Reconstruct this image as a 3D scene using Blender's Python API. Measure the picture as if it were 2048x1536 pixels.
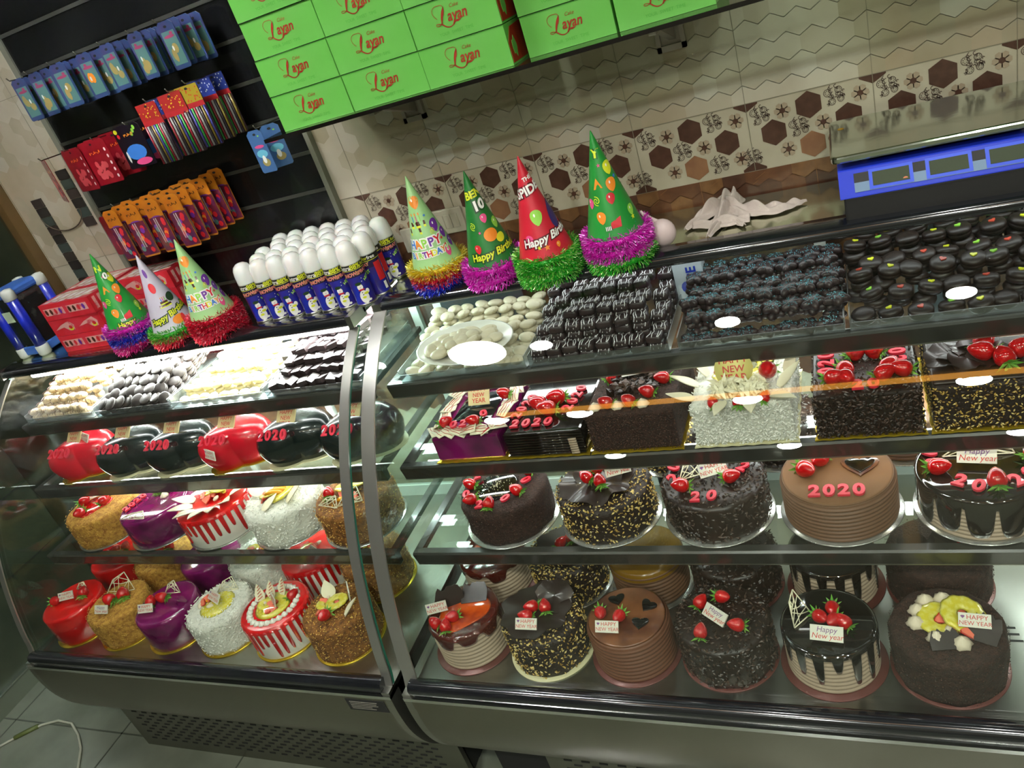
import bpy, math, random
from mathutils import Vector, Matrix
random.seed(7)
PI = math.pi
R = random.uniform
for o in list(bpy.data.objects): bpy.data.objects.remove(o)
scn = bpy.context.scene
COL = scn.collection

# ------------------------------------------------------------------ camera
cam = bpy.data.cameras.new('camera'); camo = bpy.data.objects.new('camera', cam); COL.objects.link(camo)
cam.sensor_width = 36; cam.lens = 36*1570/2048; cam.clip_start = .02; cam.clip_end = 50
right = Vector((0.90397849, 0.30616571, -0.29847184))
down = Vector((-0.0948062, -0.5371541, -0.83813916))
fwd = Vector((-0.41693485, 0.78595676, -0.45654935))
CAM = Vector((0, 0, 1.99))
m = Matrix.Identity(4)
for i in range(3):
    m[i][0] = right[i]; m[i][1] = -down[i]; m[i][2] = -fwd[i]; m[i][3] = CAM[i]
camo.matrix_world = m
scn.camera = camo
# ------------------------------------------------------------------ view, world, main lights
vs = scn.view_settings
vs.view_transform = 'Standard'; vs.look = 'None'; vs.gamma = 1; vs.use_curve_mapping = False; vs.exposure = 0.0
scn.cycles.transparent_max_bounces = 32
w = bpy.data.worlds.new('world'); scn.world = w; w.use_nodes = True
w.node_tree.nodes['Background'].inputs[0].default_value = (.5, .55, .5, 1)
w.node_tree.nodes['Background'].inputs[1].default_value = .02
def area(name, loc, rot, sx, sy, power, col=(1, 1, 1), spread=180):
    l = bpy.data.lights.new(name, 'AREA'); l.shape = 'RECTANGLE'; l.size = sx; l.size_y = sy; l.energy = power; l.color = col
    l.spread = math.radians(spread)
    o = bpy.data.objects.new(name, l); COL.objects.link(o); o.location = loc; o.rotation_euler = rot
    return o
CEIL = 3.0
DOWNS_AND_FILL = [(-2.25, .85, 4), (-1.35, .85, 13), (-.52, .85, 14), (.32, .85, 14), (1.15, .85, 14), (-1.95, -.47, 8), (-1.45, -.47, 24), (-.57, -.47, 80), (.4, -.47, 85), (1.3, -.47, 70), (-1.6, -1.8, 9), (-.5, -1.8, 150), (.7, -1.8, 150)]  # last row is added, unseen, to brighten the back wall
for x, y, e in DOWNS_AND_FILL:                       # light of each downlight; the row farthest behind the camera is added wall fill
    l = bpy.data.lights.new('downlight_or_fill', 'SPOT'); l.energy = e; l.color = (.96, 1, .92); l.spot_size = 2.2 if y > 0 else 2.85; l.spot_blend = .8; l.shadow_soft_size = .05 if y > 0 else .07
    o = bpy.data.objects.new('downlight_or_fill', l); COL.objects.link(o); o.location = (x, y, CEIL-.03)

# ------------------------------------------------------------------ materials
MATS = {}
def srgb(h):
    if isinstance(h, str):
        c = [int(h[i:i+2], 16)/255 for i in (0, 2, 4)]
        return tuple(x/12.92 if x <= .04045 else ((x+.055)/1.055)**2.4 for x in c)
    return h
def mat(name, col, rough=.5, metal=0, coat=0, noise=None, bump=None, emit=0, alpha=1, spec=.5, sss=0):
    if name in MATS: return MATS[name]
    mt = bpy.data.materials.new(name); mt.use_nodes = True; nt = mt.node_tree; b = nt.nodes['Principled BSDF']
    c = srgb(col); b.inputs['Base Color'].default_value = (*c, 1)
    b.inputs['Roughness'].default_value = rough; b.inputs['Metallic'].default_value = metal
    b.inputs['Coat Weight'].default_value = coat; b.inputs['Coat Roughness'].default_value = .06
    b.inputs['Specular IOR Level'].default_value = spec
    if alpha < 1: b.inputs['Alpha'].default_value = alpha
    if sss: b.inputs['Subsurface Weight'].default_value = sss; b.inputs['Subsurface Scale'].default_value = .01
    if emit:
        b.inputs['Emission Color'].default_value = (*c, 1); b.inputs['Emission Strength'].default_value = emit
    tc = nt.nodes.new('ShaderNodeTexCoord')
    def nz(scale, detail=3):
        n = nt.nodes.new('ShaderNodeTexNoise'); n.inputs['Scale'].default_value = scale; n.inputs['Detail'].default_value = detail
        nt.links.new(tc.outputs['Object'], n.inputs['Vector']); return n
    if noise:                            # (scale, second colour, low, high)
        n = nz(noise[0]); r = nt.nodes.new('ShaderNodeValToRGB')
        r.color_ramp.elements[0].position = noise[2]; r.color_ramp.elements[1].position = noise[3]
        r.color_ramp.elements[0].color = (*c, 1); r.color_ramp.elements[1].color = (*srgb(noise[1]), 1)
        nt.links.new(n.outputs['Fac'], r.inputs[0]); nt.links.new(r.outputs[0], b.inputs['Base Color'])
    if bump:                             # (scale, strength)
        n = nz(bump[0], 4); bp = nt.nodes.new('ShaderNodeBump'); bp.inputs['Strength'].default_value = bump[1]; bp.inputs['Distance'].default_value = .004
        nt.links.new(n.outputs['Fac'], bp.inputs['Height']); nt.links.new(bp.outputs[0], b.inputs['Normal'])
    MATS[name] = mt; return mt
def glass_mat(name, tint, base=.04, rough=.0):
    if name in MATS: return MATS[name]
    mt = bpy.data.materials.new(name); mt.use_nodes = True; nt = mt.node_tree; nt.nodes.clear()
    out = nt.nodes.new('ShaderNodeOutputMaterial'); mix = nt.nodes.new('ShaderNodeMixShader')
    tr = nt.nodes.new('ShaderNodeBsdfTransparent'); gl = nt.nodes.new('ShaderNodeBsdfGlossy'); lw = nt.nodes.new('ShaderNodeLayerWeight')
    tr.inputs[0].default_value = (*tint, 1); gl.inputs['Roughness'].default_value = rough
    lw.inputs['Blend'].default_value = .5
    p = nt.nodes.new('ShaderNodeMath'); p.operation = 'POWER'; p.inputs[1].default_value = 5
    ml = nt.nodes.new('ShaderNodeMath'); ml.operation = 'MULTIPLY_ADD'; ml.inputs[1].default_value = 1-base; ml.inputs[2].default_value = base
    L = nt.links.new
    L(lw.outputs['Facing'], p.inputs[0]); L(p.outputs[0], ml.inputs[0]); L(ml.outputs[0], mix.inputs[0])
    L(tr.outputs[0], mix.inputs[1]); L(gl.outputs[0], mix.inputs[2]); L(mix.outputs[0], out.inputs[0])
    MATS[name] = mt; return mt
GLASS = glass_mat('clear_glass', (.935, .955, .94), .045)
SHELFG = glass_mat('shelf_glass', (.94, .965, .955), .05)
GEDGE = mat('green_glass_edge', '2f6b58', .2)
STEEL = mat('brushed_steel', (.42, .42, .38), .3, 1, bump=(300, .04))
STEEL2 = mat('dull_steel', (.33, .33, .29), .42, 1)
TOPST = mat('worktop_steel', (.56, .6, .44), .15, 1, bump=(14, .1))
POLST = mat('polished_steel', (.75, .76, .74), .16, 1); STRIP = mat('edge_strip_steel', (.42, .42, .39), .3, .85)
ALU = mat('white_aluminium', 'c9cdc8', .4, .1)
DGREY = mat('dark_grey_panel', '3b4244', .35)
BLACK = mat('black_gloss_plastic', (.008, .009, .011), .16, 0, coat=.6)
BLK = mat('black_matte', (.012, .012, .012), .6)
TRIM = mat('shelf_trim_black', (.034, .035, .030), .26, 0, coat=.3)
TUBE = mat('led_tube', (1, 1, 1), .5, emit=14)
WHITE = mat('white_plastic', 'e6e6e2', .25, coat=.4)
RED = mat('red_plastic', 'c01822', .35)

# ------------------------------------------------------------------ mesh builder
class MB:
    def __init__(s): s.v = []; s.f = []; s.m = []; s.mi = 0; s.mats = []; s.sm = []; s.smooth = False
    def use(s, m, smooth=None):
        if m not in s.mats: s.mats.append(m)
        s.mi = s.mats.index(m)
        if smooth is not None: s.smooth = smooth
        return s
    def add(s, vs, fs):
        n = len(s.v); s.v += [tuple(v) for v in vs]
        for f in fs: s.f.append(tuple(i+n for i in f)); s.m.append(s.mi); s.sm.append(s.smooth)
        return s
    def box(s, x0, x1, y0, y1, z0, z1, rz=0, c=None):
        vs = [(x, y, z) for z in (z0, z1) for y in (y0, y1) for x in (x0, x1)]
        if rz:
            cx, cy = c or ((x0+x1)/2, (y0+y1)/2); k, q = math.cos(rz), math.sin(rz)
            vs = [(cx+(x-cx)*k-(y-cy)*q, cy+(x-cx)*q+(y-cy)*k, z) for x, y, z in vs]
        return s.add(vs, [(0, 2, 3, 1), (4, 5, 7, 6), (0, 1, 5, 4), (2, 6, 7, 3), (0, 4, 6, 2), (1, 3, 7, 5)])
    def lathe(s, prof, n=32, c=(0, 0, 0), fn=None, sx=1, sy=1, caps=True):
        vs = []
        for r, z in prof:
            for i in range(n):
                a = 2*PI*i/n; rr = r*(fn(a, z) if fn else 1)
                vs.append((c[0]+rr*math.cos(a)*sx, c[1]+rr*math.sin(a)*sy, c[2]+z))
        fs = [(j*n+i, j*n+(i+1) % n, (j+1)*n+(i+1) % n, (j+1)*n+i) for j in range(len(prof)-1) for i in range(n)]
        if caps:
            fs.append(tuple(range(n-1, -1, -1))); k = (len(prof)-1)*n; fs.append(tuple(range(k, k+n)))
        return s.add(vs, fs)
    def tube(s, pts, r, n=6, closed=False):
        pts = [Vector(p) for p in pts]; vs = []; N = len(pts)
        for i, p in enumerate(pts):
            d = (pts[(i+1) % N]-pts[i-1]) if (closed or 0 < i < N-1) else (pts[1]-pts[0] if i == 0 else pts[-1]-pts[-2])
            d.normalize(); u = d.cross(Vector((0, 0, 1)))
            if u.length < .05: u = d.cross(Vector((0, 1, 0)))
            u.normalize(); v = d.cross(u)
            rr = r(i/(max(1, N-1))) if callable(r) else r
            vs += [p+(u*math.cos(2*PI*k/n)+v*math.sin(2*PI*k/n))*rr for k in range(n)]
        fs = [(i*n+k, i*n+(k+1) % n, ((i+1) % N)*n+(k+1) % n, ((i+1) % N)*n+k) for i in range(N if closed else N-1) for k in range(n)]
        if not closed: fs += [tuple(range(n-1, -1, -1)), tuple(range((N-1)*n, N*n))]
        return s.add(vs, fs)
    def extr(s, prof, x0, x1):           # closed (y, z) outline pulled along x
        n = len(prof); vs = [(x, y, z) for x in (x0, x1) for y, z in prof]
        s.add(vs, [(i, (i+1) % n, n+(i+1) % n, n+i) for i in range(n)]); k = s.smooth; s.smooth = False
        s.add(vs, [tuple(range(n-1, -1, -1)), tuple(range(n, 2*n))]); s.smooth = k; return s
    def sheet(s, prof, x0, x1, t):       # open (y, z) line pulled along x with thickness t
        out = []
        for i, (y, z) in enumerate(prof):
            a = prof[max(0, i-1)]; b = prof[min(len(prof)-1, i+1)]; dy, dz = b[0]-a[0], b[1]-a[1]; l = math.hypot(dy, dz)
            out.append((y-dz/l*-t, z-dy/l*t))
        n = len(prof); A = [(x, y, z) for x in (x0, x1) for y, z in prof]; B = [(x, y, z) for x in (x0, x1) for y, z in out]
        s.add(A, [(i, i+1, n+i+1, n+i) for i in range(n-1)]); s.add(B, [(i+1, i, n+i, n+i+1) for i in range(n-1)])
        k = s.smooth; s.smooth = False
        for e in (0, n): s.add(A[e:e+n]+B[e:e+n], [(i, i+1, n+i+1, n+i) for i in range(n-1)])
        s.add([A[0], A[n], B[n], B[0], A[n-1], A[2*n-1], B[2*n-1], B[n-1]], [(0, 1, 2, 3), (4, 5, 6, 7)]); s.smooth = k; return s
    def ball(s, c, rx, ry=None, rz=None, n=12, k=8, half=False):
        ry = ry or rx; rz = rz or rx
        z0 = 0 if half else -PI/2
        pr = [(math.cos(z0+(PI/2-z0)*j/k), math.sin(z0+(PI/2-z0)*j/k)) for j in range(k+1)]
        vs = [(c[0]+r*math.cos(2*PI*i/n)*rx, c[1]+r*math.sin(2*PI*i/n)*ry, c[2]+z*rz) for r, z in pr for i in range(n)]
        fs = [(j*n+i, j*n+(i+1) % n, (j+1)*n+(i+1) % n, (j+1)*n+i) for j in range(k) for i in range(n)]
        return s.add(vs, fs)
    def poly(s, pts, z0, z1, tf=lambda p: p):   # (x, y) outline as a slab
        n = len(pts); vs = [tf((x, y, z)) for z in (z0, z1) for x, y in pts]
        return s.add(vs, [tuple(range(n-1, -1, -1)), tuple(range(n, 2*n))]+[(i, (i+1) % n, n+(i+1) % n, n+i) for i in range(n)])
    def xf(s, M, start=0):
        for i in range(start, len(s.v)): s.v[i] = tuple(M @ Vector(s.v[i]))
        return s
    def mesh(s, name):
        me = bpy.data.meshes.new(name); me.from_pydata(s.v, [], s.f)
        for mt in s.mats: me.materials.append(mt)
        me.polygons.foreach_set('material_index', s.m); me.polygons.foreach_set('use_smooth', s.sm); me.update(); return me
    def build(s, name, parent=None, loc=(0, 0, 0), bevel=0):
        return put(s.mesh(name), name, parent, loc, bevel)
def put(me, name, parent=None, loc=(0, 0, 0), bevel=0, rot=(0, 0, 0), sc=1):
    o = bpy.data.objects.new(name, me); COL.objects.link(o); o.location = loc; o.rotation_euler = rot
    if sc != 1: o.scale = (sc, sc, sc) if not isinstance(sc, tuple) else sc
    if parent: o.parent = parent
    if bevel:
        b = o.modifiers.new('bevel', 'BEVEL'); b.width = bevel; b.segments = 2; b.limit_method = 'ANGLE'
    return o
def tag(o, label=None, cat=None, group=None, kind=None):
    if label: o['label'] = label
    if cat: o['category'] = cat
    if group: o['group'] = group
    if kind: o['kind'] = kind
    return o
def thing(name, label, cat, loc=(0, 0, 0), group=None, rz=0):
    o = bpy.data.objects.new(name, None); COL.objects.link(o); o.location = loc; o.rotation_euler = (0, 0, rz); o.empty_display_size = .02
    return tag(o, label, cat, group)
def dup(root, loc, rot=None, label=None, group=None, sc=None):
    r = root.copy(); COL.objects.link(r); r.location = loc
    if rot is not None: r.rotation_euler = rot
    if sc is not None: r.scale = (sc, sc, sc)
    if label: r['label'] = label
    if group: r['group'] = group
    for ch in list(root.children):
        c = ch.copy(); COL.objects.link(c); c.parent = r
        for g in ch.children:
            d = g.copy(); COL.objects.link(d); d.parent = c
    return r
# text as plain geometry
TXT = {}
def text(s, size, ext=0, shear=0, bold=0):
    k = (s, size, ext, shear, bold)
    if k in TXT: return TXT[k]
    cu = bpy.data.curves.new('t', 'FONT'); cu.body = s; cu.size = size; cu.extrude = ext; cu.shear = shear; cu.offset = bold*size
    cu.align_x = 'CENTER'; cu.align_y = 'CENTER'; cu.resolution_u = 3
    o = bpy.data.objects.new('t', cu); COL.objects.link(o)
    dg = bpy.context.evaluated_depsgraph_get(); e = o.evaluated_get(dg); me = e.to_mesh()
    r = ([tuple(v.co) for v in me.vertices], [tuple(p.vertices) for p in me.polygons])
    e.to_mesh_clear(); bpy.data.objects.remove(o); bpy.data.curves.remove(cu)
    TXT[k] = r; return r

# ------------------------------------------------------------------ the room
FL = .04
WY = 1.78
floor_m = mat('floor_tile', '73786b', .18, coat=.3, noise=(6, '646a5d', .4, .7))
mb = MB().use(floor_m).box(-3.6, 2.6, -2.6, 1.9, FL-.1, FL)
tag(mb.build('floor'), kind='structure')
GROUT = mat('grout', '454b40', .8)
mb = MB().use(GROUT)
for k in range(-3, 4): mb.box(-3.29, 2.5, 1.13+k*.6-.003, 1.13+k*.6+.003, FL, FL+.001)
for k in range(-2, 9): mb.box(-2.6+k*.6-.003, -2.6+k*.6+.003, -2.5, 1.78, FL, FL+.001)
tag(mb.build('trim_1'), kind='structure')
CEILM = mat('ceiling_paint', '8e9088', .8)
tag(MB().use(CEILM).box(-3.6, 2.6, -2.6, 1.9, CEIL, CEIL+.1).build('ceiling'), kind='structure')
WALLD = mat('room_wall', '6d6a58', .7)
tag(MB().use(WALLD).box(2.5, 2.6, -2.6, 1.9, FL-.1, CEIL).build('wall_right'), kind='structure')
tag(MB().use(WALLD).box(-3.6, 2.6, -2.7, -2.6, FL-.1, CEIL).build('wall_front'), kind='structure')
LWM = mat('dark_wall_panel', '2b3128', .22, noise=(2.5, '474c3c', .35, .7))
mb = MB().use(LWM).box(-3.4, -3.29, -2.6, 1.9, FL-.1, CEIL)
tag(mb.build('wall_left'), kind='structure')
mb = MB().use(mat('seam', '151812', .7))
for k in range(1, 10): mb.box(-3.2905, -3.287, -2.5, WY, FL+.14+k*.28, FL+.146+k*.28)
tag(mb.build('trim_2'), kind='structure')
mb = MB().use(mat('skirting', '5e6456', .3)).box(-3.29, -3.275, -2.5, WY, FL, .12)
mb.use(POLST).box(-3.29, -3.27, -2.5, WY, .12, .128)
tag(mb.build('baseboard_left'), kind='structure')
# back wall with hexagon tiles
CREAM = mat('tile_cream', 'c3bda9', .3, noise=(9, 'b4ad98', .4, .65))
mb = MB().use(CREAM).box(-3.6, 2.6, WY, WY+.1, FL-.1, CEIL)
tag(mb.build('wall_back'), kind='structure')
P = .0493; HR = P/math.sqrt(3)
beige = [mat('tile_beige_%d' % i, c, .3, noise=(7, d, .35, .7)) for i, (c, d) in enumerate([('c9c4b4', 'b8b09c'), ('bfb8a6', 'ada48c'), ('b3ab96', 'a2987f'), ('b8ad98', 'a6987e'), ('c2beb0', 'b2ab9a')])]
brown = [mat('tile_brown_%d' % i, c, .35, noise=(40, d, .35, .7)) for i, (c, d) in enumerate([('5a3a2a', '4a2f24'), ('704a32', '5e3c2a'), ('86603e', '6f4c30'), ('4f3529', '5e4030')])]
def clip(poly, z0, z1):
    for lim, sgn in ((z0, 1), (z1, -1)):
        out = []
        for i in range(len(poly)):
            a, b = poly[i-1], poly[i]; ia, ib = (a[1]-lim)*sgn >= 0, (b[1]-lim)*sgn >= 0
            if ia != ib:
                t = (lim-a[1])/(b[1]-a[1]); out.append((a[0]+(b[0]-a[0])*t, lim))
            if ib: out.append(b)
        poly = out
        if len(poly) < 3: return []
    return poly
def hexa(cx, cz, r=HR): return [(cx+r*math.sin(PI/3*k), cz+r*math.cos(PI/3*k)) for k in range(6)]
def wallpoly(mb, pts, d):
    if len(pts) < 3: return
    n = len(pts); mb.add([(x, WY-d, z) for x, z in pts], [tuple(range(n))])
mb = MB(); XJ = -.438
rows = int((CEIL-1.3)/(P*.866))
Z0 = 1.549+3*0
for r in range(-14, 36):
    z = 1.549 - r*P*.866*.96 if False else 1.5075+r*.0415
    off = 0 if r % 2 == 0 else .5
    for c in range(-60, 52):
        x = XJ+(c+off)*P
        if x < -3.28 or x > 2.0: continue
        if z > 1.579-.02:
            pl = clip(hexa(x, z), 1.5805, CEIL); n = math.sin(x*5+z*7)+math.sin(x*11.3-z*4.1)+R(-1.1, 1.1)
            mb.use(beige[min(4, max(0, int((n+2.2)/.9)))])
            if z > 1.5805-.03: wallpoly(mb, pl, .0012)
        if z < 1.46:
            pl = clip(hexa(x, z), .3, 1.4325); mb.use(random.choice(brown)); wallpoly(mb, pl, .0012)
tag(mb.build('trim_3'), kind='structure')
DKB = mat('tile_choc', '4c3228', .35, noise=(60, '5a3e32', .4, .7)); LTB = mat('tile_tan', '8a6248', .35, noise=(30, '9a7050', .4, .7))
PET = mat('tile_petal', 'aa9a84', .4); LACE = mat('tile_lace', '4a3830', .5)
mb = MB(); fb = MB()
def ring(mb, cx, cz, r, wd, a0=0, a1=2*PI, n=12, d=.0016):
    vs = []
    for k in range(n+1):
        a = a0+(a1-a0)*k/n; vs += [(cx+(r-wd/2)*math.cos(a), WY-d, cz+(r-wd/2)*math.sin(a)), (cx+(r+wd/2)*math.cos(a), WY-d, cz+(r+wd/2)*math.sin(a))]
    mb.add(vs, [(2*k, 2*k+1, 2*k+3, 2*k+2) for k in range(n)])
def lace(cx, cz):
    rnd = random.Random(5)
    fb.use(LACE)
    for (dx, dz, r) in ((-.011, .008, .0075), (.010, .011, .0065), (-.004, -.011, .0068), (.013, -.008, .006)):
        ring(fb, cx+dx, cz+dz, r, .0011)
        for k in range(7):
            a = 2*PI*k/7; q = .6*r
            fb.add([(cx+dx+math.cos(a)*r*.3, WY-.0016, cz+dz+math.sin(a)*r*.3), (cx+dx+math.cos(a+.2)*q*1.2, WY-.0016, cz+dz+math.sin(a+.2)*q*1.2), (cx+dx+math.cos(a-.2)*q*1.2, WY-.0016, cz+dz+math.sin(a-.2)*q*1.2)], [(0, 1, 2)])
    for k in range(20):
        a = rnd.uniform(0, 6.28); q = rnd.uniform(.002, .021); ring(fb, cx+q*math.cos(a), cz+q*math.sin(a), rnd.uniform(.002, .004), .0013, a, a+4, 7)
def flower(cx, cz):
    fb.use(PET)
    for k in range(6):
        a = PI/3*k; wallpoly(fb, hexa(cx+.0105*math.cos(a), cz+.0105*math.sin(a), .0072), .0014)
    fb.use(DKB); wallpoly(fb, hexa(cx, cz, .0065), .0018)
for t in range(-5, 9):
    J = XJ+t*.2465
    if J < -1.35: continue
    mb.use(DKB)
    wallpoly(mb, clip(hexa(J, 1.590), 1.4335, 1.5795), .0012)
    wallpoly(mb, clip(hexa(J, 1.4245), 1.4335, 1.5795), .0012)
    for u, z in ((2.5, 1.549), (1, 1.5075), (4, 1.5075)): wallpoly(mb, hexa(J+u*P, z), .0012)
    mb.use(LTB); wallpoly(mb, hexa(J+2.5*P, 1.466), .0012)
    for u, z in ((1.45, 1.549), (4.5, 1.549), (3, 1.5075), (1.5, 1.466), (4.5, 1.466)): flower(J+u*P, z)
    for u, z in ((3.5, 1.555), (.5, 1.549), (2, 1.5075), (3.5, 1.462), (4.95, 1.462)): lace(J+u*P, z)
tag(mb.build('trim_4'), kind='structure'); tag(fb.build('trim_5'), kind='structure')
JM = mat('joint_line', '8b8674', .8)
mb = MB().use(JM)
for t in range(-12, 9): mb.box(XJ+t*.2465-.0006, XJ+t*.2465+.0006, WY-.0022, WY, 1.4335, CEIL)
for z in (1.58, 2.08, 2.58): mb.box(-3.2, 2, WY-.0022, WY, z-.0006, z+.0006)
mb.use(mat('brown_joint', '8a6038', .6))
for t in range(-8, 9): mb.box(XJ+t*.2465+.1232-.0006, XJ+t*.2465+.1232+.0006, WY-.002, WY, 1.38, 1.4325)
for k in range(90):
    x = R(-1.1, 1.4); z = R(1.2, 1.425); l = R(.008, .03); d = .0018
    mb.add([(x, WY-d, z), (x+l, WY-d, z+l*.58), (x+l, WY-d, z+l*.58+.0012), (x, WY-d, z+.0012)], [(0, 1, 2, 3)])
tag(mb.build('trim_6'), kind='structure')
# dark passage and its brown frame left of the tiled wall, mosaic strips
mb = MB().use(mat('passage_dark', '23291f', .35, noise=(5, '3a4030', .4, .7))).box(-3.28, -2.44, WY-.02, WY, FL, 2.2)
tag(mb.build('door_1'), kind='structure')
mb = MB().use(mat('door_frame_brown', '5b4626', .4)).box(-2.445, -2.415, WY-.04, WY, FL, 2.0).use(mat('frame_inner', '37301d', .4)).box(-2.47, -2.445, WY-.03, WY, FL, 2.0)
tag(mb.build('trim_7'), kind='structure')
MOS = [mat('mosaic_a', '3a322e', .3), mat('mosaic_b', '3d4641', .3), mat('mosaic_c', '2e2a27', .3)]
def mosaic(x0, x1, z0, z1, nm):
    mb = MB(); z = z0; k = 0
    while z < z1-.001: mb.use(MOS[(k*7) % 3]).box(x0, x1, WY-.006, WY, z, z+.028); z += .03; k += 1
    tag(mb.build(nm), kind='structure')
mosaic(-2.33, -2.285, 1.50, 1.80, 'trim_8'); mosaic(-2.165, -2.12, 1.68, 1.86, 'trim_9')
mb = MB().use(mat('wall_cable', '54483a', .5))
pts = [(-2.24+.09*math.cos(a), WY-.006, 1.74+.055*math.sin(a)) for a in [PI+PI*k/16 for k in range(17)]]
tag(MB().use(MATS['wall_cable']).tube(pts, .002, 5).build('cable'), 'thin brown cord looping down the tiled wall beside the slatted display wall', 'cord')

# downlights, with the added fill row
DL = mat('downlight_glow', (1, .99, .93), .5, emit=55)
first = None
for i, (x, y, e) in enumerate(DOWNS_AND_FILL):
    if first is None:
        t = thing('ceiling_downlight', 'round recessed ceiling downlight above the sales side, set includes an added fill row', 'ceiling light', (x, y, CEIL), 'recessed ceiling downlights')
        MB().use(WHITE).lathe([(.037, 0), (.052, 0), (.052, -.008), (.037, -.008)], 24, caps=False).build('ring', t)
        MB().use(DL).lathe([(.001, -.004), (.036, -.004)], 24).build('lens', t); first = t
    else: dup(first, (x, y, CEIL))
t = thing('round_ceiling_lamp', 'large round bright ceiling lamp above the left end of the right case', 'ceiling light', (-1.68, .85, CEIL))
MB().use(mat('big_lamp_glow', (1, 1, 1), .5, emit=40)).lathe([(.001, -.03), (.15, -.03)], 32).build('diffuser', t)
MB().use(WHITE).lathe([(.15, 0), (.165, 0), (.165, -.032), (.15, -.032)], 32, caps=False).build('rim', t)
t = thing('orange_light_strip', 'long orange light strip along the ceiling over the customer side', 'light strip', (0, 0, 0))
MB().use(mat('orange_glow', (1, .42, .06), .5, emit=6)).box(-1.9, 2.2, -.42, -.34, CEIL-.03, CEIL-.002).build('diffuser', t)

# ------------------------------------------------------------------ slatted display wall
SL = mat('slat_black', (.006, .0065, .007), .25, coat=.3, noise=(7, (.016, .018, .018), .5, .8))
SLG = mat('slat_groove', '585a54', .4, .6)
mb = MB().use(SL).box(-2.072, -1.255, WY-.016, WY-.001, 1.2, 2.34)
gv = MB().use(SLG)
for k in range(-3, 9): gv.box(-2.07, -1.262, WY-.019, WY-.016, 1.522+k*.1-.005, 1.522+k*.1+.004)
sw = thing('slatted_wall_panel', 'black slatted display panel with grey grooves on the back wall', 'wall panel')
mb.build('slats', sw); gv.build('groove_strips', sw)
fr = MB().use(mat('panel_frame_grey', '77796c', .4)).box(-1.262, -1.248, WY-.022, WY-.001, 1.2, 2.34).box(-2.085, -2.066, WY-.022, WY-.001, 1.2, 2.34)
fr.build('edge_frame', sw)

# ------------------------------------------------------------------ display cases
GP = [(1.008, .60), (1.022, .64), (1.034, .703), (1.07, .83), (1.114, .943), (1.168, 1.045), (1.231, 1.14), (1.306, 1.228), (1.39, 1.302), (1.46, 1.352)]
def fine(pr, k=4):                       # smooth the glass curve
    out = []
    for i in range(len(pr)-1):
        p0, p1, p2, p3 = pr[max(0, i-1)], pr[i], pr[i+1], pr[min(len(pr)-1, i+2)]
        for j in range(k):
            t = j/k
            out.append(tuple(.5*(2*p1[a]+(p2[a]-p0[a])*t+(2*p0[a]-5*p1[a]+4*p2[a]-p3[a])*t*t+(3*p1[a]-p0[a]-3*p2[a]+p3[a])*t**3) for a in (0, 1)))
    return out+[pr[-1]]
GPF = fine(GP)
BEL = [(.985, .592), (.984, .54), (.99, .47), (1.008, .405), (1.035, .35), (1.07, .305), (1.105, .285)]
BELF = fine(BEL, 3)
SHELVES = [(1.40, 1.205), (1.315, 1.02), (1.222, .825)]
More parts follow.
